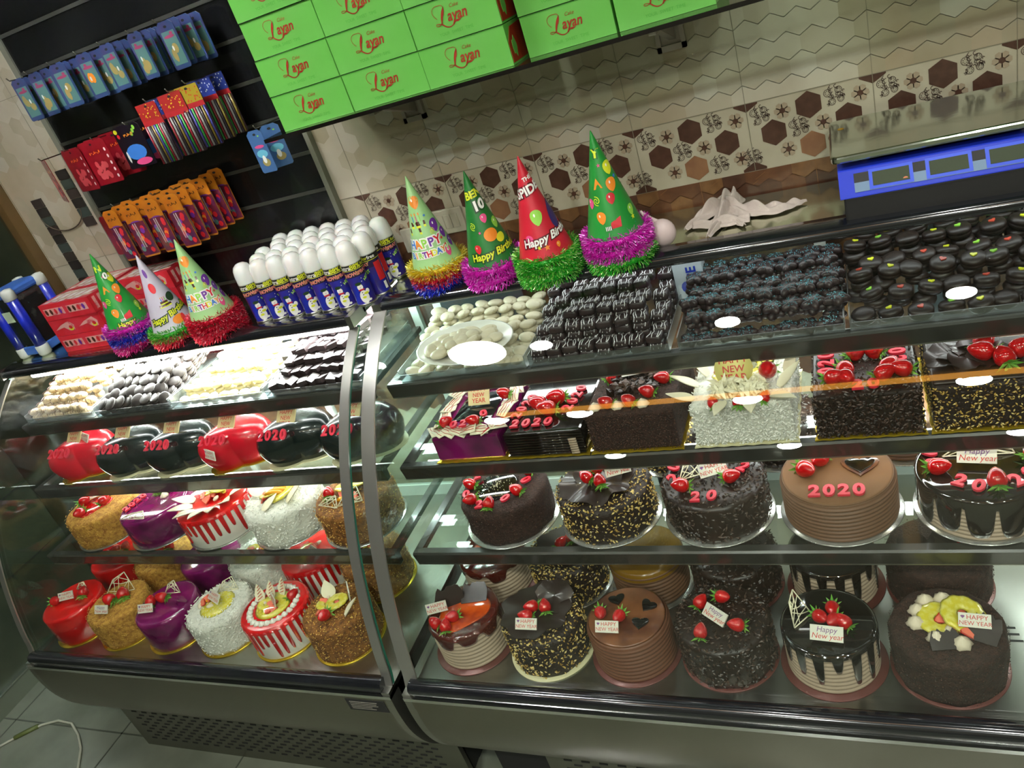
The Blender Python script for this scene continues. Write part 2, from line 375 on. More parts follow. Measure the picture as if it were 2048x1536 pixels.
def case(name, label, x0, x1, kx0, kx1, lamps, wl, wr, ro=0):
    GPF = fine(GP+([(1.492, 1.370)] if ro > 0 else []))
    t = thing(name, label, 'display case', ((x0+x1)/2, 1.4, FL)); t.location = (0, 0, 0)
    # curved front glass
    MB().use(GLASS, True).sheet(GPF, x0+.004, x1-.004, .006).build('front_glass', t)
    for s, (a, b) in enumerate(((x0, x0+wl), (x1-wr, x1))):
        MB().use(STRIP, True).sheet([(y-.007, z-.002) for y, z in GPF], a, b, .004).build('glass_edge_strip', t)
    for a in (x0+.001, x1-.007):
        pr = [(y+.008, z) for y, z in GPF]+[(1.74, 1.352), (1.74, .60)]
        MB().use(glass_mat('side_glass', (.9, .955, .935), .05)).extr(pr, a, a+.006).build('side_glass', t)
        MB().use(GEDGE, True).sheet([(y+.001, z) for y, z in GPF], a, a+.006, .006).build('glass_rim', t)
    for i, (y0, z) in enumerate(SHELVES):
        sh = MB().use(SHELFG).box(x0+.01, x1-.01, y0+.02, 1.72, z-.008, z).build('shelf', t)
        MB().use(TRIM, False).extr([(y0, z-.002), (y0+.004, z+.002), (y0+.022, z+.002), (y0+.022, z-.009), (y0+.02, z-.037), (y0+.007, z-.037)], x0+.008, x1-.008).build('shelf_trim', sh)
        for a in (x0+.008, x1-.028): MB().use(TRIM).box(a, a+.02, y0+.02, 1.72, z-.012, z+.002).build('side_trim', sh)
        MB().use(STEEL2).box(x0+.008, x1-.008, y0+.0065, y0+.0205, z-.0395, z-.037).build('lower_edge', sh)
        if lamps[i+1]:
            if i < 2: MB().use(TUBE, True).tube([(x0+.06, y0+.05, z-.022), (x1-.06, y0+.05, z-.022)], .006, 8).build('light_tube', sh)
            area('shelf_lamp', ((x0+x1)/2, y0+.25, z-.014), (0, 0, 0), x1-x0-.1, .03, lamps[i+1], (.93, 1, .98))
    if lamps[0]:
        if lamps[0] > 5: MB().use(TUBE, True).tube([(x0+.06, 1.50, 1.334), (x1-.06, 1.50, 1.334)], .009, 10).build('light_tube', t)
        area('top_lamp', ((x0+x1)/2, 1.60, 1.36), (0, 0, 0), x1-x0-.1, .05, lamps[0], (.95, 1, 1))
    # top
    MB().use(TOPST).box(x0-.0, x1+.0, 1.50, 1.77, 1.365, 1.38).build('top_panel', t)
    MB().use(BLACK, True).extr([(a+ro, c+(.004 if ro > 0 else 0)) for a, c in [(1.452, 1.366), (1.455, 1.376), (1.462, 1.382), (1.48, 1.386), (1.505, 1.386), (1.51, 1.38), (1.51, 1.36), (1.47, 1.355), (1.456, 1.359)]], x0+wl*.6, x1-wr*.6).build('top_rail', t)
    for a, b in ((x0, x0+wl*.6), (x1-wr*.6, x1)): MB().use(STEEL).box(a, b, 1.45+ro, 1.52+ro, 1.356, 1.386).build('rail_end_cap', t)
    # rear sliding doors
    dr = MB().use(ALU).box(x0+.01, x1-.01, 1.735, 1.75, 1.315, 1.36).box(x0+.01, x1-.01, 1.735, 1.75, .60, .64)
    n = max(2, round((x1-x0)/.45))
    for k in range(n+1):
        xx = x0+.02+(x1-x0-.04)*k/n; dr.box(xx-.012, xx+.012, 1.735, 1.75, .60, 1.36)
    dr.build('rear_door_frame', t)
    MB().use(GLASS).box(x0+.02, x1-.02, 1.741, 1.744, .64, 1.315).build('rear_glass', t)
    # deck
    MB().use(STEEL).box(x0+.01, x1-.01, 1.02, 1.74, .585, .60).build('deck', t)
    mb = MB().use(BLK)
    xx = x0+.06
    while xx < x1-.08:
        for k in range(3): mb.box(xx+k*.004, xx+k*.004+.022, 1.245-.016*k, 1.25-.016*k, .6, .6006)
        xx += .2
    mb.build('deck_slots', t)
    MB().use(BLACK, True).extr([(.992, .597), (.985, .604), (.984, .618), (.99, .628), (1.0, .631), (1.012, .629), (1.022, .622), (1.022, .597)], x0+.02, x1-.02).build('base_rail', t)
    MB().use(POLST).extr([(.980, .586), (.980, .596), (1.02, .598), (1.02, .586)], x0, x1).build('base_trim', t)
    MB().use(mat('belly_steel', (.25, .24, .195), .33, 1, bump=(5, .05)), True).sheet(BELF, x0+.02, x1-.02, .004).build('belly_panel', t)
    for a, b in ((x0, x0+.022), (x1-.022, x1)):
        MB().use(STEEL2).extr([(y-.004, z) for y, z in BELF]+[(1.14, .235), (1.16, .285), (1.05, .40), (1.02, .56), (1.02, .592)], a, b).build('end_bracket', t)
        MB().use(STEEL).box(a, b, .983, 1.74, .592, .606).build('side_rail', t)
    # body under the deck and the slotted kick panel
    MB().use(BLK).box(x0+.03, x1-.03, 1.15, 1.74, FL+.02, .58).build('body', t)
    MB().use(mat('kick_steel', (.25, .25, .21), .42, 1)).box(kx0, kx1, 1.105, 1.12, FL, .29).build('kick_panel', t)
    mb = MB().use(BLK)
    r = 0; z = .225
    while z > .07:
        xx = kx0+.05+(.024 if r % 2 else 0)
        while xx < kx1-.09: mb.box(xx, xx+.022, 1.1035, 1.106, z-.0025, z+.0025); xx += .048
        z -= .0175; r += 1
    mb.build('vent_slots', t)
    MB().use(BLK).box(x0+.04, x1-.04, 1.2, 1.3, FL, FL+.02).build('foot', t)
    return t
caseL = case('display_case', 'left glass cake display case with curved front and steel base, brightly lit top shelf', -2.455, -1.115, -2.438, -1.12, (60, 7, 7, 0), .022, .026, -.012)
caseR = case('display_case', 'right wider glass cake display case with curved front and unlit top shelf, below the scale', -1.078, .92, -.86, .9, (1.5, 8, 9, 0), .036, .036, .034)
MB().use(DGREY).box(-1.04, -.80, 1.728, 1.734, 1.03, 1.352).box(.10, .17, 1.728, 1.734, 1.03, 1.352).build('rear_cover_plate', caseR)
mb = MB().use(mat('plate_print', '8d8a80', .5)).box(-1.26, -1.145, .9795, .9805, .545, .575)
mb2 = MB().use(BLK).box(-1.255, -1.14, .979, .982, .538, .578)
np_ = mb2.build('name_plate', caseL)
pm = MB().use(mat('plate_text', '76736a', .5))
for k in range(5): pm.box(-1.245, -1.245+R(.05, .09), .978, .979, .545+k*.006, .5465+k*.006)
pm.build('small_print', np_)
pts = [(-3.18, 1.005), (-3.103, 1.08), (-3.028, 1.14), (-2.96, 1.165), (-2.88, 1.16), (-2.80, 1.12), (-2.73, 1.07), (-2.66, .99), (-2.6, .9)]
t = thing('power_cable', 'white power cable curving over the floor tiles left of the case', 'cable')
MB().use(mat('cable_white', 'a9ab9a', .4), True).tube([(x, y-.02, FL+.005) for x, y in pts], .005, 6).build('cord', t)
MB().use(mat('cable_tape', '55602f', .5), True).tube([(-3.11, 1.053, FL+.006), (-3.075, 1.082, FL+.007), (-3.04, 1.112, FL+.006)], .009, 6).build('green_tape', t)

# ------------------------------------------------------------------ cake parts
def facing(x, y): return math.atan2(-y, -x)          # bearing from a spot to the viewer
C_ = dict(
 board_gold=mat('board_gold', 'c9a728', .25, .7), board_silver=mat('board_silver', 'b9b9b4', .22, .8), board_brown=mat('board_brown', '6a3a34', .3, .2), board_white=mat('board_cream', 'd8d2a8', .4),
 gold=mat('gold_crumb', 'cc9a40', .75, noise=(90, '95601f', .35, .7), bump=(220, 1)), gbrown=mat('brown_crumb', '9a6324', .7, noise=(90, '5f3510', .35, .7), bump=(220, 1)),
 purple=mat('purple_glaze', '800a5e', .1, coat=1, noise=(12, '4a0638', .4, .7)), red=mat('red_glaze', 'd50c10', .14, coat=1, noise=(12, 'a80810', .4, .7)),
 white=mat('white_cream', 'e8e6dc', .5), coco=mat('coconut_white', 'e2e2d6', .7, bump=(160, 1)), beige=mat('beige_cream', 'b09c86', .5), mocha=mat('mocha_cream', '6f4530', .5), tan=mat('tan_cream', '6e4d36', .5),
 choc=mat('dark_chocolate', '1f130f', .35, noise=(30, '2e1d16', .4, .7)), chocg=mat('chocolate_glaze', '120b09', .07, coat=1), caramel=mat('caramel_glaze', '4a120b', .08, coat=1), orange=mat('orange_glaze', 'd1520c', .1, coat=1, noise=(18, '8f2408', .4, .65)),
 crumb=mat('choc_crumb', '2c1a14', .8, noise=(120, '412820', .4, .7), bump=(240, 1)), nut=mat('choc_nut_base', '251710', .6, bump=(120, .8)), mousse=mat('mocha_top', '7a4a2a', .3, coat=.5, noise=(14, '4d2413', .4, .65)))
BERRY = mat('strawberry', 'b8080f', .14, coat=.8, noise=(160, 'e0393a', .6, .75)); LEAF = mat('strawberry_leaf', '5fa338', .5, noise=(60, '9ac95c', .4, .7))
NUM = mat('sugar_numeral', 'd6283f', .4); LAT = mat('white_chocolate', 'e9e3c4', .35); PLAQ = mat('plaque_white', 'd9d7c8', .4); PLAQG = mat('plaque_gold', 'd2c08c', .4)
PTXT = mat('plaque_red_text', 'c4352c', .5); PPUR = mat('plaque_purple_heart', '7d4a86', .5); PINE = mat('pineapple', 'd2c63c', .2, coat=.6, noise=(90, 'e0da78', .45, .7)); KIWI = mat('kiwi', '7f9a2a', .3); CREAMR = mat('cream_rosette', 'dccfb6', .5)
CHD = mat('chocolate_decor', '2a1d18', .4, coat=.2); GEL = mat('black_gel', (.004, .003, .004), .05, coat=1); PEACH = mat('peach_slice', 'e8a11c', .25, coat=.5); FLESH = mat('strawberry_flesh', 'e6765c', .4)
CHIPN = [mat('nut_chip_%d' % i, c, .6) for i, c in enumerate(['c4a04a', '8f6f30', 'd8bf78'])]
FLK = [mat('choc_flake_%d' % i, c, .35) for i, c in enumerate(['33231c', '4b382e', '211510'])]
COC = [mat('coco_flake_%d' % i, c, .6) for i, c in enumerate(['efeee6', 'd5d6cc'])]
CRB = [mat('gold_bit_%d' % i, c, .6) for i, c in enumerate(['e2b75a', '9c6a26', 'cf9a42'])]
CRD = [mat('dark_bit_%d' % i, c, .6) for i, c in enumerate(['4f3328', '23150f'])]

def berry_mesh():
    b = MB().use(BERRY, True).lathe([(.002, -.015), (.009, -.0145), (.0135, -.009), (.0145, -.003), (.0128, .005), (.008, .0135), (.003, .0185), (.0005, .0195)], 14)
    b.xf(Matrix.Rotation(PI/2, 4, 'Y')); return b.mesh('berry')
def leaf_mesh():
    b = MB().use(LEAF, False)
    for k in range(9):
        a = 2*PI*k/9+.2; l = R(.014, .021); c, s = math.cos(a), math.sin(a)
        b.add([(-.0145, 0, 0), (-.0155-R(0, .003), c*l*.5-s*.003, s*l*.5+c*.003), (-.019-R(0, .006), c*l, s*l), (-.0155-R(0, .003), c*l*.5+s*.003, s*l*.5-c*.003)], [(0, 1, 2, 3)])
    b.tube([(-.014, 0, 0), (-.022, .001, .002)], .0012, 5); return b.mesh('leaves')
BM, LM = berry_mesh(), leaf_mesh()
def berry(t, x, y, z, yaw, s=1.0, tilt=-.35):
    o = put(BM, 'strawberry', t, (x, y, z+.012*s), rot=(0, tilt, yaw), sc=s); put(LM, 'leaves', o); return o
def berries(t, lst, z, s=1.0):
    for x, y, yaw in lst: berry(t, x, y, z, yaw, s)
PL = {}
def plaque(t, x, y, z, rz=0, tilt=.9, style=0, s=1.0, gold=False):
    k = (style, gold)
    if k not in PL:
        w, h = (.026, .0125) if style < 2 else (.026, .022)
        b = MB().use(PLAQG if gold else PLAQ); b.box(-w, w, -h, h, 0, .003)
        f = MB().use(PTXT)
        if style == 0:
            f.add(*text('HAPPY', .0115)); n = len(f.v)
            f.v = [(vx+.004, vy+.005, .0033) for vx, vy, vz in f.v]
            f2 = MB().use(PTXT).add(*text('NEW YEAR', .0105)); f2.v = [(vx+.001, vy-.0055, .0033) for vx, vy, vz in f2.v]; f.add(f2.v, f2.f)
            f.use(PPUR).add([(-.019+.0035*math.sin(a)**3, .006+.003*(math.cos(a)-.3*math.cos(2*a)), .0034) for a in [2*PI*i/16 for i in range(16)]], [tuple(range(16))])
        elif style == 1:
            f.use(PPUR).add(*text('Happy', .0125, 0, .2)); f.v = [(vx, vy+.0055, .0033) for vx, vy, vz in f.v]
            f2 = MB().add(*text('New year', .0125, 0, .2)); f.use(PTXT).add([(vx+.001, vy-.005, .0033) for vx, vy, vz in f2.v], f2.f)
        else:
            for i, (q, sz) in enumerate((('HAPPY', .0125), ('NEW', .0125), ('YEAR', .014))):
                f2 = MB().add(*text(q, sz, 0, 0, .012)); f.use(PTXT).add([(vx, vy+.0125-.0125*i, .0033) for vx, vy, vz in f2.v], f2.f)
        PL[k] = (b.mesh('plaque'), f.mesh('lettering'))
    o = put(PL[k][0], 'message_plaque', t, (x, y, z+.012*math.sin(tilt)*s+.004), rot=(tilt, 0, rz), sc=s); put(PL[k][1], 'lettering', o); return o
NM = {}
def nums(t, s, lst, z, size=.032, tilt=0):
    for ch, (x, y, a) in zip(s, lst):
        if (ch, size) not in NM: NM[(ch, size)] = MB().use(NUM).add(*text(ch, size*1.18, .0024, 0, .04)).mesh('numeral')
        put(NM[(ch, size)], 'sugar_numeral', t, (x, y, z+.003), rot=(tilt, 0, a))
def row2020(t, cx, y, z, a=0, d=.021, size=.03, tilt=0, s='2020'):
    k = (len(s)-1)/2
    nums(t, s, [(cx+(i-k)*d*math.cos(a), y+(i-k)*d*math.sin(a), a) for i in range(len(s))], z, size, tilt)
def lattice(t, x, y, z, rz=0, w=.05, h=.045, tilt=1.2, seed=1):
    rn = random.Random(seed); b = MB().use(LAT, True)
    P3 = [Vector((-w/2, 0, 0)), Vector((w/2, 0, 0)), Vector((w*.35, h, 0)), Vector((-w*.1, h*.75, 0))]
    for i in range(4): b.tube([P3[i], P3[(i+1) % 4]], .0014, 5)
    for i in range(9):
        a = rn.randrange(4); c = (a+rn.choice((1, 2))) % 4
        p = P3[a].lerp(P3[(a+1) % 4], rn.random()); q = P3[c].lerp(P3[(c+1) % 4], rn.random())
        b.tube([p, (p+q)/2+Vector((rn.uniform(-.004, .004), rn.uniform(-.004, .004), .001)), q], .001, 5)
    o = b.build('chocolate_lattice', t, (x, y, z)); o.rotation_euler = (tilt, 0, rz); return o
def wavydisc(r, amp, k, m, nm, t, loc, rot=(0, 0, 0), ph=0, jag=.06):
    b = MB().use(m, True); n = 48; rs = [0.001, .35, .7, 1]
    for side in (0, 1):
        vs = [(q*r*(1+(jag*math.sin(9*a+ph)+jag*.6*math.sin(17*a) if q == 1 else 0))*math.cos(a), q*r*(1+(jag*math.sin(9*a+ph) if q == 1 else 0))*math.sin(a), amp*q*q*math.sin(k*a+ph)+side*.0018) for q in rs for a in [2*PI*i/n for i in range(n)]]
        f = [(j*n+i, j*n+(i+1) % n, (j+1)*n+(i+1) % n, (j+1)*n+i) for j in range(3) for i in range(n)]
        b.add(vs, f)
    b.add([b.v[3*n+i] for i in range(n)]+[b.v[4*n+3*n+i] for i in range(n)], [(i, (i+1) % n, n+(i+1) % n, n+i) for i in range(n)])
    o = b.build(nm, t, loc); o.rotation_euler = rot; return o
def shard(t, x, y, z, rz, w=.05, h=.04, tilt=1.3, m=None, nm='chocolate_shard', seed=0):
    rn = random.Random(seed); b = MB().use(m or CHD)
    pts = [(-w/2, 0), (w/2, 0), (w*.55, h*.6)]+[(w*(.45-.1*k), h*(1+rn.uniform(-.12, .12))) for k in range(9)]+[(-w*.5, h*.5)]
    b.poly(pts, 0, .002); o = b.build(nm, t, (x, y, z)); o.rotation_euler = (tilt, 0, rz); return o
def petal(t, x, y, z, rz, tilt=.5, w=.03, l=.06, m=None):
    b = MB().use(m or LAT, True); n = 8; vs = []
    for i in range(n+1):
        u = i/n; ww = w*math.sin(PI*min(1, u*.9+.1))**.8/2*(1-u*.6)
        vs += [(-ww, u*l, .25*ww), (0, u*l, 0), (ww, u*l, .25*ww)]
    f = []
    for i in range(n): f += [(3*i, 3*i+1, 3*i+4, 3*i+3), (3*i+1, 3*i+2, 3*i+5, 3*i+4)]
    b.add(vs, f); b.add([(a, c, d-.0015) for a, c, d in vs], [q[::-1] for q in f])
    o = b.build('white_chocolate_petal', t, (x, y, z)); o.rotation_euler = (tilt, 0, rz); return o
def fruitmix(t, z, cx, cy, r, seed=1, pine=2):
    rn = random.Random(seed)
    for k in range(pine):
        a = rn.uniform(0, 6.28); b = MB().use(PINE, True)
        n = 20; q = [(r*.42+r*.27*math.cos(u), .0045*math.sin(u)) for u in [2*PI*i/8 for i in range(8)]]
        n = 30; vs = [(p[0]*(1+.06*abs(math.sin(5*PI*i/n*2)))*math.cos(2*PI*i/n), p[0]*(1+.06*abs(math.sin(5*PI*i/n*2)))*math.sin(2*PI*i/n), p[1]*.8) for i in range(n) for p in q]
        b.add(vs, [(i*8+j, i*8+(j+1) % 8, ((i+1) % n)*8+(j+1) % 8, ((i+1) % n)*8+j) for i in range(n) for j in range(8)])
        o = b.build('pineapple_ring', t, (cx+(k-.5)*r*.7, cy+rn.uniform(-.1, .4)*r, z+.006+.008*k)); o.rotation_euler = (rn.uniform(.0, .3), rn.uniform(-.2, .2), a)
    for k in range(5):
        b = MB().use(FLESH).poly([(.013*math.sin(u)**3*1.0, .011*math.cos(u)-.004*math.cos(2*u)) for u in [2*PI*i/14 for i in range(14)]], 0, .003)
        b.use(BERRY).poly([(.0145*math.sin(u)**3*1.0, .0125*math.cos(u)-.004*math.cos(2*u)) for u in [2*PI*i/14 for i in range(14)]], -.0015, .0)
        a = rn.uniform(0, 6.28); q = r*rn.uniform(.2, .8)
        o = b.build('strawberry_slice', t, (cx+q*math.cos(a), cy+q*math.sin(a), z+.008)); o.rotation_euler = (rn.uniform(.2, 1.1), rn.uniform(-.3, .3), rn.uniform(-1, 1))
    for k in range(4):
        a = rn.uniform(0, 6.28); q = r*rn.uniform(.3, .9)
        o = MB().use(rn.choice((PEACH, PINE, CREAMR)), True).ball((0, 0, 0), .011, .007, .005, 10, 6).build('fruit_piece', t, (cx+q*math.cos(a), cy+q*math.sin(a), z+.005)); o.rotation_euler = (0, rn.uniform(-.4, .4), rn.uniform(0, 3))
def rosettes(t, lst, z, m=CREAMR, s=1.0):
    for x, y in lst:
        b = MB().use(m, True); b.lathe([(.011*s, 0), (.013*s, .003), (.009*s, .008*s), (.005*s, .012*s), (.0006, .016*s)], 20, (0, 0, 0), lambda a, z: 1+.13*math.sin(6*a+z*300))
        b.build('cream_rosette', t, (x, y, z))
def heartpts(s, n=24): return [(s*.5*math.sin(u)**3*1.05, s*(.42*math.cos(u)-.16*math.cos(2*u)-.05*math.cos(3*u))) for u in [2*PI*i/n for i in range(n)]]

# surfaces to sprinkle on
def cyl(r, h):
    def f(rn):
        a = rn.uniform(0, 2*PI)
        if rn.random() < .62: return (r*math.cos(a), r*math.sin(a), rn.uniform(.002, h-.002)), (math.cos(a), math.sin(a), 0)
        q = r*math.sqrt(rn.random()); return (q*math.cos(a), q*math.sin(a), h), (0, 0, 1)
    return f
def sideonly(r, h):
    def f(rn):
        a = rn.uniform(0, 2*PI); return (r*math.cos(a), r*math.sin(a), rn.uniform(.001, h+.001)), (math.cos(a), math.sin(a), 0)
    return f
def boxs(w, d, h):
    def f(rn):
        u = rn.random()
        if u < .42: return (rn.uniform(-w, w), -d, rn.uniform(.002, h)), (0, -1, 0)
        if u < .56: return (w, rn.uniform(-d, d), rn.uniform(.002, h)), (1, 0, 0)
        if u < .70: return (-w, rn.uniform(-d, d), rn.uniform(.002, h)), (-1, 0, 0)
        return (rn.uniform(-w, w), rn.uniform(-d, d), h), (0, 0, 1)
    return f
def sprinkle(t, name, surf, mats, n, sz, ln=1.6, seed=1, lift=.001):
    rn = random.Random(seed); b = MB()
    for i in range(n):
        p, nn = surf(rn); p = Vector(p); nn = Vector(nn); b.use(mats[i % len(mats)])
        u = nn.orthogonal().normalized(); a = rn.uniform(0, 6.28); v = nn.cross(u); d = u*math.cos(a)+v*math.sin(a); e = nn.cross(d)
        d = (d+nn*rn.uniform(-.2, .7)).normalized(); s = sz*rn.uniform(.6, 1.3); c = p+nn*(lift+rn.uniform(0, .001))
        b.add([c-d*s*ln*.5, c-e*s*.4, c+d*s*ln*.5, c+e*s*.4, c+nn*s*.45], [(0, 1, 4), (1, 2, 4), (2, 3, 4), (3, 0, 4)])
    o = b.build(name, t); o['kind'] = 'stuff'; return o
def body(t, m, r, h, style='smooth', seed=0, nm='sponge'):
    rn = random.Random(seed); b = MB().use(m, True); ph = [rn.uniform(0, 6.28) for _ in range(6)]
    if style == 'ridge':
        pr = [(r*.97, 0)]; n = 9
        for k in range(n):
            z = (h-.008)*k/n; dz = (h-.008)/n
            pr += [(r-.002, z+.1*dz), (r+.001, z+.3*dz), (r+.0016, z+.55*dz), (r+.0006, z+.8*dz), (r-.0022, z+.97*dz)]
        pr += [(r-.001, h-.005), (r-.004, h-.001), (r-.01, h), (.0005, h)]
    elif style == 'rough':
        pr = [(r*.98, 0)]+[(r, h*k/9) for k in range(1, 9)]+[(r-.003, h-.003), (r-.01, h), (r*.6, h), (r*.3, h), (.0005, h)]
    else: pr = [(r*.98, 0), (r, .003), (r, h*.5), (r, h-.009), (r-.0025, h-.003), (r-.008, h-.0004), (r-.012, h), (.0005, h)]
    fn = (lambda a, z: 1+.012*math.sin(7*a+ph[0]+z*60)+.01*math.sin(13*a+ph[1]-z*90)) if style == 'rough' else None
    b.lathe(pr, 72, fn=fn); return b.build(nm, t)
def drip(t, m, r, h, nd, lo, hi, seed=0, width=.55, top=True, nm='drip_glaze', z0=0):
    rn = random.Random(seed); N = nd*12; Ls = []
    L = [rn.uniform(lo, hi)*h for _ in range(nd)]
    for i in range(N):
        k = i//12; u = abs((i % 12)-5.5)/6/width
        Ls.append(max(.1*h, L[k]*math.sqrt(max(0, 1-u**4))) if u < 1 else .1*h)
    rings = ([(0.0005, .0022, 0), (r-.006, .0022, 0)] if top else [(r-.007, .001, 0)])+[(r+.0008, .0006, 0), (r+.0028, -.005, 0)]
    vs = []
    for q, z, _ in rings: vs += [(q*math.cos(2*PI*i/N), q*math.sin(2*PI*i/N), h+z) for i in range(N)]
    for fr, q in ((.4, r+.003), (.8, r+.0034), (.97, r+.0028), (1.0, r+.0002)):
        vs += [(q*math.cos(2*PI*i/N), q*math.sin(2*PI*i/N), max(.001, h-max(.006, Ls[i])*fr-(0 if fr > .5 else 0))) for i in range(N)]
    k = len(rings)+4
    b = MB().use(m, True).add(vs, [(j*N+i, j*N+(i+1) % N, (j+1)*N+(i+1) % N, (j+1)*N+i) for j in range(k-1) for i in range(N)])
    return b.build(nm, t)
def board(t, m, r, scal=False):
    b = MB().use(m, True); b.lathe([(r-.001, 0), (r, .0008), (r, .0022), (r-.001, .003)], 64); return b.build('cake_board', t)
def base(kind, x, y, z, label, r=None, h=.105, bm='board_brown', br=.1025, grp=None):
    r = r or {'drip': .087, 'caramel': .087, 'mocha': .091, 'tan': .09, 'nut': .093, 'flake': .097, 'crumb': .098}.get(kind, .094)
    t = thing('cake', label, 'cake', (x, y, z), grp); board(t, C_[bm], br)
    zz = .003
    def up(o): o.location.z += zz; return o
    sd = int(abs(x*1000)+abs(y*777)) % 997
    if kind == 'caramel': up(body(t, C_['beige'], r, h, 'ridge')); up(drip(t, C_['caramel'], r, h, 9, .15, .55, sd, .8))
    elif kind == 'nut': up(body(t, C_['nut'], r, h, 'rough', sd)); up(sprinkle(t, 'chopped_nuts', cyl(r, h), CHIPN+[CHIPN[2], FLK[0]], 1500, .0052, seed=sd))
    elif kind == 'mocha': up(body(t, C_['mocha'], r, h, 'ridge'))
    elif kind == 'tan': up(body(t, C_['tan'], r, h, 'ridge'))
    elif kind == 'flake': up(body(t, C_['choc'], r, h, 'rough', sd)); up(sprinkle(t, 'chocolate_flakes', cyl(r, h), FLK, 1300, .0055, 2.0, seed=sd))
    elif kind == 'drip': up(body(t, C_['beige'], r, h, 'ridge')); up(drip(t, C_['chocg'], r, h, 16, .35, 1.05, sd, .5))
    elif kind == 'longdrip': up(body(t, C_['beige'], r, h, 'ridge')); up(drip(t, C_['chocg'], r, h, 13, .75, 1.05, sd, .93))
    elif kind == 'crumb': up(body(t, C_['crumb'], r, h, 'rough', sd)); up(sprinkle(t, 'chocolate_crumbs', cyl(r, h), CRD, 1500, .0026, 1.2, seed=sd))
    elif kind == 'gold': up(body(t, C_['gold'], r, h, 'rough', sd)); up(sprinkle(t, 'golden_crumbs', cyl(r, h), CRB, 1300, .0028, 1.2, seed=sd))
    elif kind == 'gbrown': up(body(t, C_['gbrown'], r, h, 'rough', sd)); up(sprinkle(t, 'golden_crumbs', cyl(r, h), CRB, 1300, .0034, 1.4, seed=sd))
    elif kind == 'purple': up(body(t, C_['purple'], r, h))
    elif kind == 'red': up(body(t, C_['red'], r, h))
    elif kind == 'coco': up(body(t, C_['coco'], r, h, 'rough', sd)); up(sprinkle(t, 'coconut_flakes', cyl(r, h), COC, 1400, .0045, 1.8, seed=sd))
    elif kind == 'stripe': up(body(t, C_['white'], r, h, 'smooth')); up(drip(t, C_['red'], r, h, 30, .5, 1.0, sd, .58))
    return t
ZT = .108
# ---- right case, bottom deck, front row
D = .60
t = base('caramel', -.945, 1.153, D, 'caramel glazed cake with combed beige sides and chocolate shard, nearest bottom row, right case')
MB().use(C_['orange'], True).lathe([(.001, .001), (.06, .001), (.066, 0)], 40, (0, 0, 0), lambda a, z: 1+.12*math.sin(3*a+1)).build('orange_glaze', t, (.0, 0, ZT+.002))
shard(t, -.035, .012, ZT, .5, .07, .05, 1.15, seed=3); shard(t, .022, .025, ZT+.003, .2, .065, .045, .5, seed=5, nm='chocolate_sheet')
plaque(t, -.058, -.012, ZT+.008, .35, 1.1, 0); berries(t, [(-.05, -.05, 2.7), (-.012, -.03, 3.9), (-.018, -.058, 1.9)], ZT)
t = base('nut', -.740, 1.151, D, 'chopped nut cake under wavy dark chocolate disc on cream board, nearest bottom row, right case', bm='board_white')
wavydisc(.083, .006, 5, CHD, 'chocolate_disc', t, (-.01, 0, ZT+.012)); wavydisc(.045, .008, 3, CHD, 'chocolate_frill', t, (.03, .035, ZT+.022), (.3, 0, 0))
berries(t, [(-.015, -.002, -2.6), (.018, .0, 1.9), (-.02, -.03, 3.3)], ZT+.014); plaque(t, -.012, -.052, ZT+.012, 0, .75, 0)
t = base('mocha', -.537, 1.151, D, 'mocha cake with combed brown sides, dark jelly hearts and two strawberries')
MB().use(C_['mousse'], True).lathe([(.001, .002), (.082, .002), (.087, 0)], 48).build('marbled_top', t, (0, 0, ZT))
for k, (x, y, a) in enumerate(((-.03, .045, .4), (.045, .03, -.5), (.035, -.02, 0))):
    o = MB().use(GEL, True).poly(heartpts(.036), 0, .004).build('jelly_heart', t, (x, y, ZT+.002), .0015); o.rotation_euler = (0, 0, a)
berries(t, [(-.055, -.005, -1.2), (-.012, -.012, -1.8)], ZT+.001); plaque(t, -.03, -.045, ZT+.004, 0, .8, 0)
t = base('flake', -.333, 1.156, D, 'dark chocolate flake cake with four strawberries around a slanted plaque')
berries(t, [(-.045, .03, 1.0), (.0, .045, -.4), (-.035, -.05, 1.5), (.035, -.03, 3.3)], ZT+.001); plaque(t, -.008, -.01, ZT+.006, -.65, .7, 1, 1.1)
t = base('drip', -.127, 1.152, D, 'cake with dark glaze dripping over beige ridges, white lattice and four strawberries')
lattice(t, -.045, -.002, ZT+.004, .9, .05, .06, 1.0, 4); berries(t, [(-.012, .0, -.9), (.01, .022, -1.6), (.03, -.01, 2.4), (.012, -.008, -2)], ZT+.002); plaque(t, .0, -.045, ZT+.005, -.1, .75, 1, 1.15)
t = base('crumb', .079, 1.153, D, 'dark crumb cake topped with pineapple rings and cream, bottom right corner of right case')
fruitmix(t, ZT, .010, .01, .055, 4, 2); rosettes(t, [(-.045, .03), (-.05, 0), (-.03, .055), (-.02, -.035), (0, .06), (.02, -.045)], ZT, CREAMR, 1.3)
shard(t, -.005, -.06, ZT+.002, .15, .05, .035, .4, seed=8); shard(t, .05, -.04, ZT+.002, -.4, .05, .05, .5, seed=9); plaque(t, .045, -.01, ZT+.012, -.1, .85, 0)
